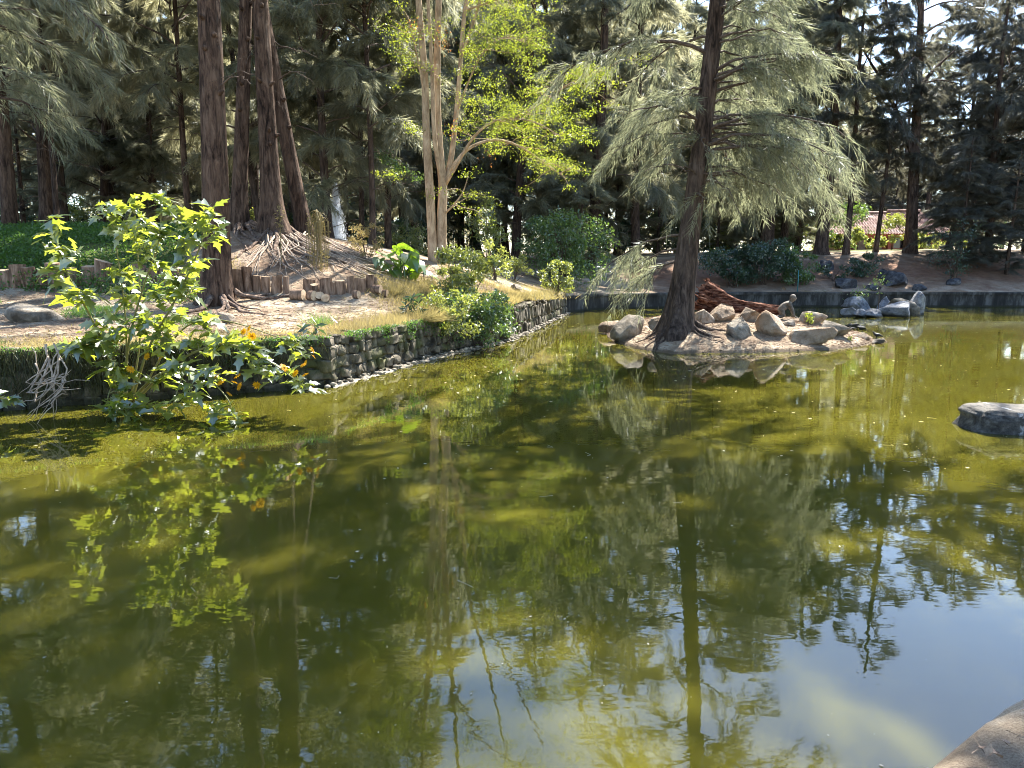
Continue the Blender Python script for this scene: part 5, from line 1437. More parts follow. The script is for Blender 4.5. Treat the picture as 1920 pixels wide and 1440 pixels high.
def small_sprig():
    rng = np.random.default_rng(72); base = P(-60, 765, Y=9.3); base[2] = -.03
    t = thing('leafy_sprig', 'small whitish-lit leafy sprig entering at the left edge just above the water', 'plant', base)
    sp = spline(np.array([base, P(-20, 748, Y=9.3), P(18, 748, Y=9.2)]), 10)
    mb = MB(); add_tube(mb, sp, np.linspace(.014, .005, 10), 6); mb.put('stem', M['twig_pale'], t)
    for i in range(14):
        q = sp[int(rng.integers(5, 10))]; a = rng.uniform(-1.6, 1.6); d = (math.cos(a), math.sin(a) * .7, rng.uniform(-.5, .5))
        o = put('leaf', LEAVES[i % 9], t, q - base); o.rotation_mode = 'QUATERNION'; o.rotation_quaternion = leaf_matrix(d, rng.normal(0, .5), rng); o.scale = (rng.uniform(.14, .22),) * 3
small_sprig()

def dead_branches():
    rng = np.random.default_rng(73); c = P(75, 800, z=0.0); 
    t = thing('dead_branch', 'pale dry dead branches hanging down the wall into the water left of the shrub', 'branch', c)
    for k in range(16):
        u0, v0 = rng.uniform(60, 130), rng.uniform(640, 740); Y = 9.75
        e = [(u0, v0, Y), (rng.uniform(40, 130), rng.uniform(705, 755), Y - .1), (rng.uniform(10, 110) if k % 3 else rng.uniform(120, 175), rng.uniform(745, 805) if k % 3 else rng.uniform(690, 730), Y - rng.uniform(.1, .4))]
        sp = spline(np.array([P(*q[:2], Y=q[2]) for q in e]), 9) + rng.normal(0, .012, (9, 3))
        mb = MB(); add_tube(mb, sp, np.linspace(rng.uniform(.006, .016), .003, 9), 5); mb.put('twig', M['twig_pale'], t)
dead_branches()

# ------------------------------------------------------------------ bushes and plants
def bush(u, v0, wpx, hpx, Y, n, size, mat, label, seed, name='bush', cat='bush', dpt=None, clumps=30, stems=10, aspect=.5, zoff=0.0, hang=0.0, group=None, base=None):
    """leafy bush whose foot is near pixel (u, v0) at distance Y"""
    rng = np.random.default_rng(seed)
    x = ux(u, Y); k = Y / FPX
    z = (h1(x, Y) if base is None else base) + zoff
    w, h_, d = wpx * k / 2, hpx * k, (dpt or wpx * k / 2)
    t = thing(name, label, cat, (x, Y, z), None, group)
    c = np.stack((rng.normal(0, .5, clumps), rng.normal(0, .5, clumps), rng.uniform(.12, 1, clumps)), -1)
    r = np.linalg.norm(c[:, :2], axis=1); lim = np.sqrt(np.clip(1 - (np.abs(c[:, 2] - .45) / .62)**2, .05, 1))
    c[:, :2] *= np.minimum(1, lim / np.maximum(r, 1e-6))[:, None]
    C = c * np.array((w, d, h_)); cr = rng.uniform(.10, .26, clumps) * (w + h_) * .6
    i = rng.integers(0, clumps, n)
    B = C[i] + norm(rng.normal(size=(n, 3))) * (cr[i] * rng.uniform(.35, 1, n))[:, None] * np.array((1, 1, .75))
    B[:, 2] = np.maximum(B[:, 2], rng.uniform(0, .06, n) - hang)
    V, F = leaf_quads(B, size, rng, aspect=aspect)
    put('foliage', make_mesh('foliage', V, [F], M[mat]), t)
    mb = MB()
    for s in range(stems):
        q = C[int(rng.integers(clumps))]
        f = np.array((rng.normal(0, .06 * w), rng.normal(0, .06 * w), -.08))
        add_tube(mb, spline(np.array([f, f * .5 + q * .45 + np.array((0, 0, .1 * h_)), q]), 7), np.linspace(.016, .004, 7) * (.6 + h_ * .35), 5)
    if stems: mb.put('branching_stem', M['twig'], t, (0, 0, 0)) if False else put('branching_stem', mb.mesh('branching_stem', M['twig']), t)
    return t

bush(872, 585, 150, 108, 19.4, 6800, .10, 'leaf_bright', 'tall bright leafy bush below the pale forked tree at the bank', 401, clumps=40, aspect=.38, base=0.78)
bush(896, 650, 146, 104, 18.0, 4800, .085, 'leaf_bush', 'silvery-lit bush spilling over the wall to the water', 402, clumps=44, hang=.0, aspect=.45, base=0.02)
bush(832, 640, 128, 96, 16.8, 3800, .07, 'leaf_bright', 'thin straggly bush on the wall edge left of the silvery one', 403, clumps=28, hang=.1, base=0.28)
bush(940, 640, 50, 60, 19.4, 1200, .08, 'leaf_bush', 'low leafy bush right of the tall bright one', 404, clumps=16, hang=.0, base=.1)
bush(1042, 596, 58, 62, 28.2, 1700, .11, 'leaf_bright', 'yellow-green bush at the end of the running wall by the water', 405, clumps=24, hang=.4)
bush(1056, 545, 175, 128, 33.8, 9000, .14, 'leaf_bush', 'round dark green bush on the bank behind the end of the wall', 406, clumps=60, stems=26, aspect=.4)
bush(965, 556, 74, 46, 28.0, 1100, .10, 'leaf_bright', 'sparse leafy bush between the tall bright bush and the round green one', 407, clumps=18, aspect=.4)
bush(930, 520, 60, 70, 25.5, 700, .11, 'leaf_bright', 'open leafy branchwork beside the base of the pale forked tree', 408, clumps=16, aspect=.35)
bush(690, 520, 70, 66, 21.4, 1500, .055, 'grass_dry', 'dry yellowish bush on the slope between fountain and elephant ears', 409, clumps=22)
bush(770, 470, 90, 60, 36, 2600, .10, 'leaf_bright', 'sunlit green bush behind the elephant ears and the reddish trunk', 410, clumps=30)
bush(918, 470, 64, 130, 31, 1300, .15, 'leaf_bright', 'young broadleaf tree with light leaves right of the pale forked tree', 411, name='young_tree', cat='tree', clumps=26, aspect=.38)
bush(742, 345, 100, 60, 30, 900, .13, 'leaf_bush', 'leafy broadleaf sapling crown left of the pale forked tree', 412, name='young_tree', cat='tree', clumps=14, zoff=2.6, aspect=.38)
GS = 'dark shrubs on the far bank'
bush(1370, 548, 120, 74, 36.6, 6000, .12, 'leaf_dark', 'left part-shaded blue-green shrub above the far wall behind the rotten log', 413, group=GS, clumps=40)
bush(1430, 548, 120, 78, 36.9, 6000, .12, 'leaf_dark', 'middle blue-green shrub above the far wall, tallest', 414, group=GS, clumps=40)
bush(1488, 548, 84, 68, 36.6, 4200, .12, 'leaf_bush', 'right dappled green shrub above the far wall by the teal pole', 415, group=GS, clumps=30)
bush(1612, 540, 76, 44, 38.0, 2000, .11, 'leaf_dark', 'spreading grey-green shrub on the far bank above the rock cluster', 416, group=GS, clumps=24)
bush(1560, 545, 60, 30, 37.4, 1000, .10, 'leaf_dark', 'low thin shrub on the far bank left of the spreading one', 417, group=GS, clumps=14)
GH = 'sunlit plants before the tiled house'
for i, (u, w, h_, lab) in enumerate(((1566, 36, 26, 'sunlit low bush at the left foot of the tiled house'), (1598, 34, 40, 'bright broad-leaved plant before the left roof of the house'), (1632, 40, 24, 'sunlit low bush before the middle of the house'), (1664, 44, 62, 'tall yellow-green bush between the two roofs of the house'), (1716, 40, 34, 'sunlit bush just right of the forked casuarina'), (1752, 44, 30, 'sunlit bush before the right corner of the house'), (1800, 44, 26, 'bright low plant right of the house'))):
    bush(u, 470, w, h_, 50 + (i % 3) * 2, 1100, .16, 'leaf_bright', lab, 420 + i, group=GH, clumps=16, stems=4)
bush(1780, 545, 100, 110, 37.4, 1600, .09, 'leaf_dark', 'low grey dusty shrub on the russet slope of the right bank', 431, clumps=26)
# understory far in the wood
GU = 'understory bushes in the wood'
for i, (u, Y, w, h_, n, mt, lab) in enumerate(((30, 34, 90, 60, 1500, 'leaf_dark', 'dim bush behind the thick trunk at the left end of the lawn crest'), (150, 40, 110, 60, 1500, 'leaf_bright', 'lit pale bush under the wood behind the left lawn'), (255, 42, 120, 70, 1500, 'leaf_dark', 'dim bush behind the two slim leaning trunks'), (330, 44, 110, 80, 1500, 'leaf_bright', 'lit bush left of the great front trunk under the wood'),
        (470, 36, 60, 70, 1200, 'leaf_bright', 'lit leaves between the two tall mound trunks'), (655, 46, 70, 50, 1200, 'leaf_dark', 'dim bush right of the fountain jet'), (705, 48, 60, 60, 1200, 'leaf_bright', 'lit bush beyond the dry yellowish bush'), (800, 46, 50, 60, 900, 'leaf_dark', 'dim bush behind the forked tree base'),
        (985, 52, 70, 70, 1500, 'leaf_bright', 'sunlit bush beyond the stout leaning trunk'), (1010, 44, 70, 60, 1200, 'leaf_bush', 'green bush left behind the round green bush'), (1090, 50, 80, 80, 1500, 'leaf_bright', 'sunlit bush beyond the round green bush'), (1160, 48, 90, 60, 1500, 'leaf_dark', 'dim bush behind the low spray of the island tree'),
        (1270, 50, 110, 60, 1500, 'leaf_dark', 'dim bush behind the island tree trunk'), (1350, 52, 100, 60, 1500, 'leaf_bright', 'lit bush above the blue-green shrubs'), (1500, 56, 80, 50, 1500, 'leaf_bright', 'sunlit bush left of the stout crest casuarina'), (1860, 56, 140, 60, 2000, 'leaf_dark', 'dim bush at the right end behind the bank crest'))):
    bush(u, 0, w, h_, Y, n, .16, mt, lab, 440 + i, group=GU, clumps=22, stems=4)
rq = np.random.default_rng(58)
def far_bush(x, Y, w, h_, label, seed, mat, group):
    u = x * FPX / (Y / math.cos(PITCH) * 0.985) + 960
    bush(u, 0, w * FPX / Y, h_ * FPX / Y, Y, 1500, .22, mat, label, seed, group=group, clumps=24, stems=0)
for i in range(13):
    far_bush(5.5 + i * 1.55 + rq.uniform(-.5, .5), 58 + rq.uniform(-3, 4), rq.uniform(2.6, 4), rq.uniform(2.2, 3.6), 'undergrowth bush in the shade far behind the island tree', 600 + i, ('leaf_bush', 'leaf_dark', 'leaf_dark')[i % 3], 'undergrowth behind the island tree')
for i in range(16):
    far_bush(-32 + i * 1.9 + rq.uniform(-.5, .5), 46 + rq.uniform(-3, 6), rq.uniform(2.8, 4.4), rq.uniform(2.0, 3.4), 'undergrowth bush deep in the wood behind the left bank', 630 + i, ('leaf_dark', 'leaf_bush', 'leaf_dark')[i % 3], 'undergrowth behind the left bank')
# bushy young casuarinas with foliage to the ground on the right bank
def young(u, Y, Ht, crown, label, group=None, seed=0):
    x = ux(u, Y); t = thing('young_casuarina', label, 'tree', (x, Y, h1(x, Y)), None, group)
    mb = MB(); f = trunk_axis((0, 0, 0), (.02, 0, 1), Ht, .05, np.random.default_rng(seed)); trunk_shape(mb, f, Ht, .10, .3, 4, seed, 10, nz=16); put('trunk', mb.mesh('trunk', M['bark_dark']), t)
    c = put('crown', CROWN[crown], t, (0, 0, -.3), (0, 0, seed), (Ht / 20 * 1.6, Ht / 20 * 1.6, Ht / 20))
    if x / Y > 0.40: c.material_slots[0].link = 'OBJECT'; c.material_slots[0].material = M['needle_shaded']
young(1790, 39.5, 6.5, 2, 'low grey-green young casuarina over the russet bank right of the house', 'young casuarinas', 3)
young(1880, 38.5, 6.0, 2, 'low grey-green young casuarina at the right end of the far bank', 'young casuarinas', 5)
young(1838, 42.5, 9.0, 2, 'tall bushy grey casuarina filling the bank right of the low dusty ones', 'young casuarinas', 21)
young(1806, 46.5, 7.5, 2, 'bushy young casuarina standing just clear of the right end of the house', 'young casuarinas', 22)
young(1340, 50, 8.5, 2, 'bushy casuarina behind the left blue-green shrub', 'young casuarinas', 23)
young(1420, 53, 9.0, 2, 'bushy casuarina behind the shaded blue-grey trunk', 'young casuarinas', 24)
young(1490, 51, 8.0, 2, 'bushy casuarina left of the stout crest trunk', 'young casuarinas', 25)
young(1230, 49, 8.0, 2, 'bushy casuarina directly behind the island tree trunk', 'young casuarinas', 26)
young(1150, 52, 9.0, 2, 'bushy casuarina behind the low left spray of the island tree', 'young casuarinas', 27)
young(60, 31, 5.5, 2, 'low bushy young casuarina behind the thick trunk on the lawn crest', 'young casuarinas', 8)
young(300, 34, 6.0, 2, 'low bushy young casuarina behind the top of the big-leaved shrub', 'young casuarinas', 9)
young(655, 38, 6.5, 2, 'low bushy young casuarina just right of the fountain', 'young casuarinas', 12)
young(1085, 39, 6.5, 2, 'shaggy young casuarina behind the round green bush', 'young casuarinas', 14)

def heart_leaf(seed):
    rng = np.random.default_rng(seed)
    o = [(0, .02), (-.16, .16), (-.18, .30), (-.05, .44), (.15, .47), (.4, .40), (.65, .26), (.85, .10), (1, 0)]
    V, F = [], []
    wv = rng.uniform(.05, .12)
    for sg in (1, -1):
        b = len(V)
        for i, (x, y) in enumerate(o):
            V += [(max(x, 0) if i else 0, 0, -.22 * max(x, 0)**2), (x, sg * y, -.22 * x * x + .3 * y + wv * math.sin(i * 1.9) * y)]
        for i in range(len(o) - 1):
            q = [b + 2 * i, b + 2 * i + 2, b + 2 * i + 3, b + 2 * i + 1]; F.append(q if sg > 0 else q[::-1])
    return make_mesh('leaf', np.array(V), [np.array(F)], M['leaf_taro'], smooth=True)
def taro():
    rng = np.random.default_rng(75); Y = 20.8; x = ux(752, Y); b = np.array((x, Y, h1(x, Y) - .03)); t = thing('elephant_ear_plant', 'elephant ear plant with big glossy heart-shaped leaves on the slope', 'plant', b)
    ms = [heart_leaf(i) for i in range(4)]
    for i, (u, v, s) in enumerate(((724, 478, .62), (738, 470, .52), (752, 466, .55), (766, 478, .6), (780, 488, .55), (745, 488, .62), (795, 500, .5), (758, 498, .6), (722, 495, .5), (772, 505, .52), (736, 508, .45), (800, 515, .45), (760, 480, .5), (785, 512, .42), (712, 486, .4))):
        tip = P(u, v, Y=Y + rng.uniform(-.5, .4)); f = b + np.array((rng.normal(0, .12), rng.normal(0, .1), 0))
        mb = MB(); add_tube(mb, spline(np.array([f, f * .4 + tip * .6 + np.array((0, 0, .12)), tip]), 8), np.linspace(.024, .012, 8), 6); mb.put('stalk', M['leaf_bush'], t)
        a = rng.uniform(0, 6.28) if i % 3 else rng.uniform(-2.2, -.9)
        d = (math.cos(a) * .8, math.sin(a) * .8, rng.uniform(-.9, .1))
        o = put('leaf', ms[i % 4], t, tip - b); o.rotation_mode = 'QUATERNION'; o.rotation_quaternion = leaf_matrix(d, rng.normal(0, .35), rng); o.scale = (s * .95,) * 3
taro()

def hanging_plant():
    rng = np.random.default_rng(76); x = ux(596, 18.7); b = np.array((x, 18.7, h1(x, 18.7))); t = thing('weeping_plant', 'thin weeping plant with hanging yellowish strands on the rooty slope', 'plant', b)
    tip = P(594, 396, Y=18.7)
    mb = MB(); add_tube(mb, spline(np.array([b, (b + tip) / 2 + np.array((.05, 0, .1)), tip]), 10), np.linspace(.02, .006, 10), 6); mb.put('stem', M['twig_pale'], t)
    mb = MB(); B = []
    for k in range(46):
        a = rng.uniform(0, 6.28); r = rng.uniform(.05, .26); z0 = rng.uniform(-.25, .05); L = rng.uniform(.4, 1.75)
        top = tip + np.array((0, 0, z0)); e = top + np.array((math.cos(a) * r, math.sin(a) * r, -.1)); lo = e + np.array((rng.normal(0, .05), 0, -L))
        sp = spline(np.array([top, e, lo]), 12); add_tube(mb, sp, np.linspace(.008, .003, 12), 4)
        for q in sp[2:]: B += [q + rng.normal(0, .03, 3) for _ in range(4)]
    V, F = leaf_quads(np.array(B), .05, rng, aspect=.25); mb.add(V - 0, F)
    mb.put('hanging_foliage', M['grass_dry'], t)
    for (u, v, Y, ht, lab) in ((532, 432, 18.6, 62, 'tall dry seed stalk standing before the root-footed casuarina'), (88, 650, 11.5, 0, None)):
        if lab is None: continue
        x = ux(u, Y); f = np.array((x, Y, h1(x, Y))); w = thing('seed_stalk', lab, 'plant', f)
        tip = P(u - 8, 388, Y=Y); mb = MB(); sp = spline(np.array([f, (f + tip) / 2, tip]), 12); add_tube(mb, sp, np.linspace(.012, .004, 12), 5)
        B = np.concatenate([sp[i] + rng.normal(0, .05, (14, 3)) for i in range(4, 12)]); V, F = leaf_quads(B, .09, rng, aspect=.2); mb.add(V, F); mb.put('stalk', M['grass_dry'], w)
hanging_plant()

def tiny_plant(u, v, Y, hp, wp, n, size, mat, label, seed, name, cat, base=None):
    p = hit(u, v, IH, 15) if base is None else base
    bush(u, v, wp, hp, p[1], n, size, mat, label, seed, name=name, cat=cat, clumps=10, stems=4, base=p[2])
tiny_plant(1519, 612, 0, 26, 18, 130, .07, 'leaf_yellow', 'small bright yellow-green seedling beside the statue slab', 501, 'seedling', 'plant')
tiny_plant(1600, 640, 0, 8, 12, 60, .05, 'leaf_yellow', 'tiny green weed by the jagged boulder on the island', 502, 'weed', 'plant')
tiny_plant(1375, 588, 0, 12, 8, 60, .05, 'leaf_yellow', 'tiny bright weed below the rotten log', 503, 'weed', 'plant')
def sapling():
    rng = np.random.default_rng(78); b = P(1646, 585, Y=29.0); b[2] = .1; t = thing('sapling', 'thin sapling with a few leaves growing out of the rock cluster in the water', 'plant', b)
    tip = P(1648, 530, Y=29.0); mb = MB(); add_tube(mb, spline(np.array([b, (b + tip) / 2 + np.array((.03, 0, 0)), tip]), 8), np.linspace(.022, .008, 8), 6); mb.put('stem', M['twig'], t)
    B = np.concatenate([tip + rng.normal(0, 1, (60, 3)) * np.array((.22, .2, .14)), P(1615, 548, Y=29.2) + rng.normal(0, 1, (90, 3)) * np.array((.28, .2, .12))]); V, F = leaf_quads(B, .10, rng, aspect=.4)
    put('foliage', make_mesh('foliage', V - b, [F], M['leaf_bush']), t)
sapling()

# ------------------------------------------------------------------ grass and litter
def blades(B, hgt, wid, rng, lean=.5, flow=None):
    n = len(B); d = rng.normal(0, lean, (n, 3)); d[:, 2] = 1
    if flow is not None: d += flow
    d = norm(d); side = norm(np.cross(d, rand_dirs(rng, n))) * (wid * rng.uniform(.6, 1.3, n))[:, None]
    tip = B + d * (hgt * rng.uniform(.4, 1.3, n))[:, None]; tip[:, 2] -= hgt * .12
    V = np.stack((B - side, B + side, tip), 1).reshape(-1, 3)
    return V, np.arange(3 * n).reshape(-1, 3)

def scatter(n, x0, x1, y0, y1, fn, rng):
    out = []
    tot = 0
    while tot < n:
        x = rng.uniform(x0, x1, 40000); y = rng.uniform(y0, y1, 40000)
        k = (rng.random(40000) < fn(x, y)) & ~inside(POND, x, y)
        out.append(np.stack((x[k], y[k]), -1)); tot += k.sum()
        if k.sum() == 0: break
    q = np.concatenate(out)[:n]
    z = np.concatenate([H(q[i:i + 20000, 0], q[i:i + 20000, 1]) for i in range(0, len(q), 20000)])
    return np.c_[q, z - .01]

rg = np.random.default_rng(91)
B = scatter(52000, -19, -7.4, 16.9, 27, lambda x, y: poly_mask(LAWN, x, y, .5) * np.clip(.55 + .6 * fbm(np.stack((x, y, 0 * x), -1), .8, 3), .05, 1), rg)
V, F = leaf_quads(B + np.c_[0 * B[:, :2], rg.uniform(.02, .12, len(B))], .075, rg, up=1.0, aspect=.6)
tag(put('lawn_ground_cover', make_mesh('lawn_ground_cover', V, [F], M['grass_green'])), 'low leafy green ground cover on the raised bed at the left', 'ground cover', kind='stuff')
def edge_f(x, y):
    d = dist_line(SHORE_A[1:] + SHORE_B[1:] + SHORE_B2[1:], x, y)
    p = np.stack((x, y, 0 * x), -1)
    return np.clip(np.exp(-d / .45) * (.6 + .8 * fbm(p, .9, 6)), 0, 1) * (d > .05)
B = scatter(46000, -8, 2.6, 9.8, 31, edge_f, rg); B[:, 2] += .0
fl = np.zeros_like(B); 
V, F = blades(B, .10, .006, rg, .8)
tag(put('bank_grass', make_mesh('bank_grass', V, [F], M['grass_dry'])), 'short yellowish grass along the top of the pond wall', 'grass', kind='stuff')
B = scatter(26000, -7, 0.8, 13.5, 24, lambda x, y: np.clip(green_at(x, y) - .15, 0, 1), rg)
V, F = blades(B, .20, .007, rg, .6)
tag(put('tall_grass', make_mesh('tall_grass', V, [F], M['grass_dry'])), 'taller dry grass on the slope between the bushes', 'grass', kind='stuff')
n = 5200; ivx = rg.uniform(-12.4, -6.4, n); B = np.c_[ivx, 16.62 + .25 * rg.normal(0, 1, n) * .5, np.zeros(n)]
kk_ = fbm(B, .9, 7, 3) > rg.uniform(-.35, .3, n); B = B[kk_]; B[:, 2] = H(B[:, 0], B[:, 1]) + rg.random(len(B)) ** 2 * .42
V, F = leaf_quads(B, .07, rg, aspect=.6)
tag(put('log_ivy', make_mesh('log_ivy', V, [F], M['grass_green'])), 'low ivy and weeds growing over the feet of the upright logs', 'ivy', kind='stuff')
B = scatter(9000, -12, -5.2, 10, 15.5, lambda x, y: np.clip(fbm(np.stack((x, y, 0 * x), -1), .75, 12, 3) * 1.6 - .15, 0, 1), rg)
V, F = blades(B, .13, .007, rg, .7)
tag(put('path_grass', make_mesh('path_grass', V, [F], M['grass_green'])), 'patches of green grass on the bare ground round the grey boulder', 'grass', kind='stuff')
# moss and creepers over the wall top
pt, L = along([(-10, 8.77), (-2.95, 12.33)], 9000); q = pt + np.array((.42, -.85)) * rg.uniform(-.05, .10, (9000, 1))
pt2, L = along([(-2.95, 12.35), (-1.75, 16.1), (-0.14, 19.7)], 9000); q2 = pt2 + np.array((.95, -.3)) * rg.uniform(-.05, .10, (9000, 1))
q = np.vstack((q, q2)); hang = fbm(np.c_[q, 0 * q[:, 0]], 1.6, 4, 3)
zz = .84 - rg.random(len(q)) ** 1.6 * np.clip(.22 + .6 * hang, .02, .7)
kk_ = hang > rg.uniform(-.5, .25, len(q)); V, F = leaf_quads(np.c_[q, zz][kk_], .045, rg, aspect=.45)
tag(put('wall_creeper', make_mesh('wall_creeper', V, [F], M['grass_green'])), 'small creepers and moss hanging over the wall edge', 'creeper', kind='stuff')
pt, L = along([(-11, 8.26), (-2.95, 12.30)], 12000); q = pt + np.array((.42, -.85)) * rg.uniform(-.02, .10, (12000, 1))
hg = fbm(np.c_[q, 0 * q[:, 0]], .9, 8, 4); kk_ = rg.random(12000) < np.clip(.55 + hg, 0, 1)
Bq = np.c_[q, .86 - rg.random(12000) ** 1.4 * .6][kk_]; n = len(Bq)
d = norm(np.c_[rg.normal(.1, .35, n), rg.normal(-.25, .2, n), -1 + 0 * Bq[:, 0]]); V, F = needles(Bq, d, rg.uniform(.12, .42, n), rg.uniform(.006, .013, n), rg)
tag(put('hanging_grass', make_mesh('hanging_grass', V, [F], M['grass_dark'])), 'dry brown grass hanging down over the shaded wall behind the shrub', 'grass', kind='stuff')
B = scatter(30000, -12, 0.5, 10, 24, lambda x, y: np.clip(.9 - 1.4 * poly_mask(LAWN, x, y), 0, 1), rg)
n = len(B); d = norm(np.c_[rg.normal(size=(n, 2)), rg.normal(0, .12, n)]); V, F = needles(B + np.array((0, 0, .02)), d, rg.uniform(.06, .22, n), rg.uniform(.006, .014, n), rg)
IB = np.c_[rg.uniform(2.6, 9.4, 30000), rg.uniform(17, 25, 30000)]; IB = IB[inside(ISL_OUT, IB[:, 0], IB[:, 1])]; IB = np.c_[IB, isl_h(IB[:, 0], IB[:, 1]) + .012]
d = norm(np.c_[rg.normal(size=(len(IB), 2)), rg.normal(0, .12, len(IB))]); V2, F2 = needles(IB, d, rg.uniform(.05, .18, len(IB)), rg.uniform(.006, .012, len(IB)), rg)
mb = MB(); mb.add(V, F); mb.add(V2, F2)
tag(put('needle_litter', mb.mesh('needle_litter', M['straw'])), 'fallen needles and twigs littering the bare ground', 'litter', kind='stuff')
def tuft(u, v, Y, n, hgt, label, seed, mat='grass_dry', spread=.12, flow=(0, 0, 0)):
    rng = np.random.default_rng(seed); x = ux(u, Y); p = np.array((x, Y, h1(x, Y)))
    V, F = blades(rng.normal(0, 1, (n, 3)) * np.array((spread, spread, 0)), hgt, .007, rng, .55, np.array(flow))
    tag(put('grass_tuft', make_mesh('grass_tuft', V, [F], M[mat]), None, p), label, 'grass tuft')
tuft(796, 625, 16.2, 900, .55, 'pale silky grass tuft drooping over the wall by the straggly bush', 511, flow=(.7, -.5, -.55), spread=.16)
tuft(600, 600, 14.2, 160, .3, 'small weed tuft on the sunlit path edge', 512, 'leaf_bush')
tuft(735, 560, 18, 400, .4, 'dry grass tuft right of the loose logs', 513)
tuft(990, 560, 24, 900, .45, 'golden grass tuft on top of the wall beyond the bushes', 514, spread=.5)
bush(778, 612, 30, 34, 16.4, 70, .22, 'leaf_dark', 'dark drooping long-leaved plant beside the silky grass tuft', 515, name='plant', cat='plant', clumps=8, stems=3, aspect=.22)
bush(580, 700, 34, 60, 12.6, 60, .2, 'leaf_dark', 'dark spike of leaves at the wall corner behind the orange flowers', 516, name='plant', cat='plant', clumps=8, stems=3, aspect=.3, base=.45)

# ------------------------------------------------------------------ fountain, house, person, small things
def fountain():
    rng = np.random.default_rng(95); Y = 35; x = ux(637, Y); z = h1(x, Y); t = thing('fountain', 'tall white fountain jet rising behind the rooty mound', 'fountain', (x, Y, z))
    mb = MB(); a = np.linspace(0, 2 * np.pi, 25)
    add_tube(mb, np.array([(0, 0, -.1), (0, 0, .25), (0, 0, .30)]), [.75, .75, .62], 24); put('basin', mb.mesh('basin', M['wall_dark']), t)
    mb = MB(); add_tube(mb, np.array([(0, 0, .25), (0, 0, .5)]), [.05, .03], 10); put('nozzle', mb.mesh('nozzle', M['rock_black']), t)
    Ht = 2.75; n = 11000
    tz = rng.random(n); zz = .3 + Ht * tz; w = .04 + .34 * (1 - tz) ** .8
    B = np.stack((rng.normal(0, .5, n) * w, rng.normal(0, .5, n) * w, zz), -1)
    V, F = needles(B, norm(np.stack((rng.normal(0, .1, n), rng.normal(0, .1, n), np.where(rng.random(n) < .5, 1., -1.)), -1)), rng.uniform(.03, .12, n), rng.uniform(.008, .022, n), rng)
    o = put('water_jet', make_mesh('water_jet', V, [F], M['spray']), t); o['kind'] = 'stuff'
fountain()

def house():
    Y = 66.0; x0, x1 = ux(1556, Y), ux(1768, Y); xm = ux(1690, Y); zg = h1((x0 + x1) / 2, Y) - .2
    ze = P(1600, 438, Y=Y)[2]; zr = P(1600, 399, Y=Y + 3)[2]
    t = thing('house', 'low house with red tiled roofs and red beam among the trees on the right', 'house', (x0, Y, zg)); o_ = np.array((x0, Y, zg))
    w = MB(); box(w, ((x0 + x1) / 2, Y + 3.3, (zg + ze) / 2), (x1 - x0 - .8, 5, ze - zg)); w.put('wall', M['house_wall'], t)
    w = MB(); box(w, ((x0 + x1) / 2, Y + .55, ze - .16), (x1 - x0 - .4, .22, .34)); w.put('beam', M['beam'], t)
    for i, xx in enumerate(np.linspace(x0 + .5, x1 - .5, 7)):
        w = MB(); box(w, (xx, Y + .45, (zg + ze) / 2 - .1), (.26, .26, ze - zg - .3)); w.put('post', M['beam'], t)
    for i, xx in enumerate(np.linspace(x0 + 1.3, x1 - 1.6, 4)):
        w = MB(); box(w, (xx, Y + .78, zg + 1.0), (.95, .06, .9)); f = w.put('window', M['glass'], t)
        fr = MB()
        for dx, dz, sx, sz in ((-.5, 0, .07, 1.0), (.5, 0, .07, 1.0), (0, .48, 1.07, .07), (0, -.48, 1.07, .07)): box(fr, (xx + dx, Y + .73, zg + 1.0 + dz), (sx, .09, sz))
        g = fr.put('frame', M['beam'], t); g.parent = f
    w = MB(); box(w, (xm - 1.2, Y + .77, zg + .85), (.9, .07, 1.7)); w.put('door', M['beam'], t)
    def roof(xa, xb, ya, za, yb, zb, hip=0.0, nm='roof'):
        n = int((xb - xa) / .055); xs = np.linspace(xa, xb, n); rows = 11
        V = []
        for r in range(rows + 1):
            f = r / rows; xr = xs + (np.linspace(0, -hip, n) * f if hip else 0)
            zc = za + (zb - za) * f + .055 * np.sin(xs * 2 * np.pi / .24)
            V.append(np.stack((xr, np.full(n, ya + (yb - ya) * f), zc - .05 * (r % 2)), -1))
        V = np.array(V).reshape(-1, 3); i = np.arange(rows)[:, None] * n; j = np.arange(n - 1)[None]
        F = np.stack((i + j, i + j + 1, i + n + j + 1, i + n + j), -1).reshape(-1, 4)
        mb = MB(); mb.add(V, F, 0); mb.put(nm, M['roof'], t)
    roof(x0 - .3, xm - .3, Y - .1, ze, Y + 3.4, zr); roof(x0 - .3, xm - .3, Y + 6.8, ze, Y + 3.4, zr - .01)
    roof(xm - .32, x1 + .4, Y - .35, ze - .02, Y + 3.2, zr + .16, 1.4); roof(xm - .32, x1 + .4, Y + 6.7, ze - .02, Y + 3.2, zr + .15, 1.4)
    rd = MB(); add_tube(rd, np.array([(x0 - .3, Y + 3.4, zr + .03), (xm - .3, Y + 3.4, zr + .03)]), .12, 8); rd.put('ridge', M['roof'], t)
    rd = MB(); add_tube(rd, np.array([(xm - .3, Y + 3.2, zr + .2), (x1 - 1.0, Y + 3.2, zr + .2)]), .12, 8); rd.put('ridge', M['roof'], t)
house()

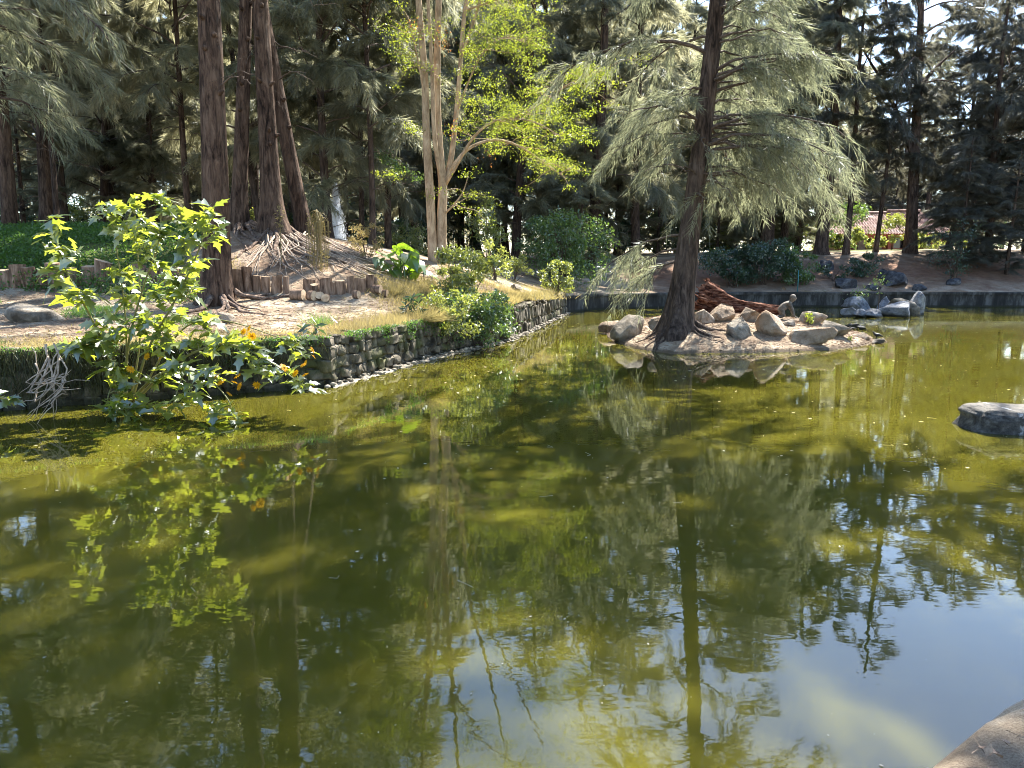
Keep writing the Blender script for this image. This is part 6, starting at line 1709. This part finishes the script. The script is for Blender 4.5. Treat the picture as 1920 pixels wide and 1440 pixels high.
def person():
    Y = 39.5; x = ux(843, Y); p = P(843, 503, Y=Y); z = h1(x, Y); hz = P(843, 475, Y=Y)[2] - z       # head centre above the ground
    t = thing('person', 'person in a bright blue cap and dark red top sitting beyond the bank bushes', 'person', (x, Y, z))
    hz = max(hz, .82); seat = max(.15, hz - .66)
    v = {'pel': (0, 0, seat), 'sp': (.02, 0, seat + .22), 'ch': (.03, 0, seat + .38), 'nk': (.03, 0, seat + .50), 'sl': (.03, -.17, seat + .42), 'el': (.10, -.24, seat + .20), 'wl': (.26, -.16, seat + .12), 'fl': (.33, -.13, seat + .10),
         'sr': (.03, .17, seat + .42), 'er': (.10, .24, seat + .20), 'wr': (.26, .16, seat + .12), 'fr': (.33, .13, seat + .10)}
    nm = list(v); ix = {k: i for i, k in enumerate(nm)}
    E = [(ix[a], ix[b]) for a, b in (('pel', 'sp'), ('sp', 'ch'), ('ch', 'nk'), ('ch', 'sl'), ('sl', 'el'), ('el', 'wl'), ('ch', 'sr'), ('sr', 'er'), ('er', 'wr'), ('wl', 'fl'), ('wr', 'fr'))]
    R = {'pel': .13, 'sp': .125, 'ch': .13, 'nk': .05, 'sl': .065, 'el': .045, 'wl': .033, 'fl': .03, 'sr': .065, 'er': .045, 'wr': .033, 'fr': .03}
    skin_body('torso', [v[k] for k in nm], E, [R[k] for k in nm], 0, M['cloth_red'], t)
    v2 = [(0, 0, seat), (.02, -.1, seat - .02), (.42, -.13, seat + .06), (.46, -.13, max(.08, seat - .36)), (.58, -.13, max(.05, seat - .40)), (.02, .1, seat - .02), (.42, .13, seat + .06), (.46, .13, max(.08, seat - .36)), (.58, .13, max(.05, seat - .40))]
    skin_body('trousers', v2, [(0, 1), (1, 2), (2, 3), (3, 4), (0, 5), (5, 6), (6, 7), (7, 8)], [.13, .09, .065, .045, .035, .09, .065, .045, .035], 0, M['cloth_dark'], t)
    hc = np.array((.05, 0, hz)); h = MB(); q = ico(3)[0] * np.array((.095, .075, .115)); h.add(q + hc, ico(3)[1], 0, True); h.add(ico(1)[0] * .018 + hc + np.array((.098, 0, -.01)), ico(1)[1], 0, True)
    for s in (-1, 1): h.add(ico(1)[0] * np.array((.015, .012, .028)) + hc + np.array((0, .077 * s, 0)), ico(1)[1], 0, True)
    add_tube(h, np.array([hc - np.array((.02, 0, .05)), hc - np.array((.02, 0, .16))]), .05, 10); put('head', h.mesh('head', M['skin']), t)
    c = MB(); q = ico(3)[0]; ok = q[:, 2] > .12; c.add(q * np.array((.108, .088, .125)) + hc, ico(3)[1][ok[ico(3)[1]].all(1)], 0, True)
    add_tube(c, np.array([hc + np.array((.07, 0, .03)), hc + np.array((.20, 0, .015))]), [.07, .05], 8); put('cap', c.mesh('cap', M['cloth_blue']), t)
    t.rotation_euler = (0, 0, -.9)
person()

def rail():
    Y = 38.0; xs = [ux(u, Y) for u in (1118, 1135, 1152)]; z = h1(xs[1], Y); t = thing('rail_fence', 'short pale rail fence in the shade right of the round green bush', 'fence', (xs[0], Y, z))
    for xx in xs:
        b = MB(); box(b, (xx, Y, z + .45), (.07, .07, 1.0)); b.put('post', M['white_wood'], t)
    for zz in (.5, .85):
        b = MB(); box(b, ((xs[0] + xs[-1]) / 2, Y - .055, z + zz), (xs[-1] - xs[0] + .2, .04, .08)); b.put('rail', M['white_wood'], t)
rail()
def pole():
    Y = 35.4; x = ux(1493, Y); b = MB(); add_tube(b, np.array([(0, 0, 0), (.01, 0, .5), (0, 0, 1.0)]), .022, 8); tag(put('pole', b.mesh('pole', M['pole_teal']), None, (x, Y, .64)), 'thin teal pole standing on the far wall before the dappled shrub', 'pole')
pole()

# floating flakes, leaves and straws on the water
rd_ = np.random.default_rng(99)
n = 1700
fx = np.r_[rd_.uniform(-7, 12, n), rd_.normal(10, 2.6, 260)]; fy = np.r_[2.2 + 26 * rd_.random(n) ** 1.6, rd_.normal(24.5, 1.6, 260)]
k = inside(POND, fx, fy) & ~inside(ISL_OUT, fx, fy); fx, fy = fx[k], fy[k]; n = len(fx)
d = norm(np.c_[rd_.normal(size=(n, 2)), np.zeros(n)]); L = .008 + .024 * rd_.random(n) ** 4 ; L = L * np.clip(fy / 9, .35, 1.6)
sd = np.c_[-d[:, 1], d[:, 0], 0 * L]; b_ = np.c_[fx, fy, np.full(n, .004)]
V = np.stack((b_ - d * L[:, None], b_ + sd * L[:, None] * .5, b_ + d * L[:, None], b_ - sd * L[:, None] * .5), 1).reshape(-1, 3)
mb = MB(); mb.add(V, np.arange(4 * n).reshape(-1, 4))
for i in range(20):
    x, y = rd_.uniform(-2, 6), rd_.uniform(2.6, 12)
    if not inside(POND, np.array([x]), np.array([y]))[0]: continue
    a = rd_.uniform(0, 6.28); l = rd_.uniform(.05, .16); c = rd_.normal(0, .03)
    add_tube(mb, np.array([(x, y, .004), (x + math.cos(a) * l * .5 + c, y + math.sin(a) * l * .5 - c, .005), (x + math.cos(a) * l, y + math.sin(a) * l, .004)]), .0013, 4, cap=False)
tag(put('floating_debris', mb.mesh('floating_debris', M['debris'])), 'pale flakes, petals and straws floating on the water', 'debris', kind='stuff')
# dry leaves on the near path
q = np.c_[rd_.uniform(1.3, 3, 1100), rd_.uniform(1.2, 3.2, 1100)]
k = ~inside(POND, q[:, 0], q[:, 1]) & (dist_line(LEDGE, q[:, 0], q[:, 1]) > .06); q = q[k]
V, F = leaf_quads(np.c_[q, np.full(len(q), .497)], .05, rd_, up=3, aspect=.5)
n = 1800; q2 = np.c_[rd_.uniform(1.3, 3, n), rd_.uniform(1.2, 3.2, n)]; q2 = q2[~inside(POND, q2[:, 0], q2[:, 1]) & (dist_line(LEDGE, q2[:, 0], q2[:, 1]) > .05)]
V2, F2 = needles(np.c_[q2, np.full(len(q2), .488)], norm(np.c_[rd_.normal(size=(len(q2), 2)), np.zeros(len(q2))]), rd_.uniform(.03, .12, len(q2)), rd_.uniform(.002, .004, len(q2)), rd_)
mb = MB(); mb.add(V, F); mb.add(V2, F2)
tag(put('leaf_litter', mb.mesh('leaf_litter', M['straw'])), 'dry leaves and needles lying on the near path edge', 'litter', kind='stuff')
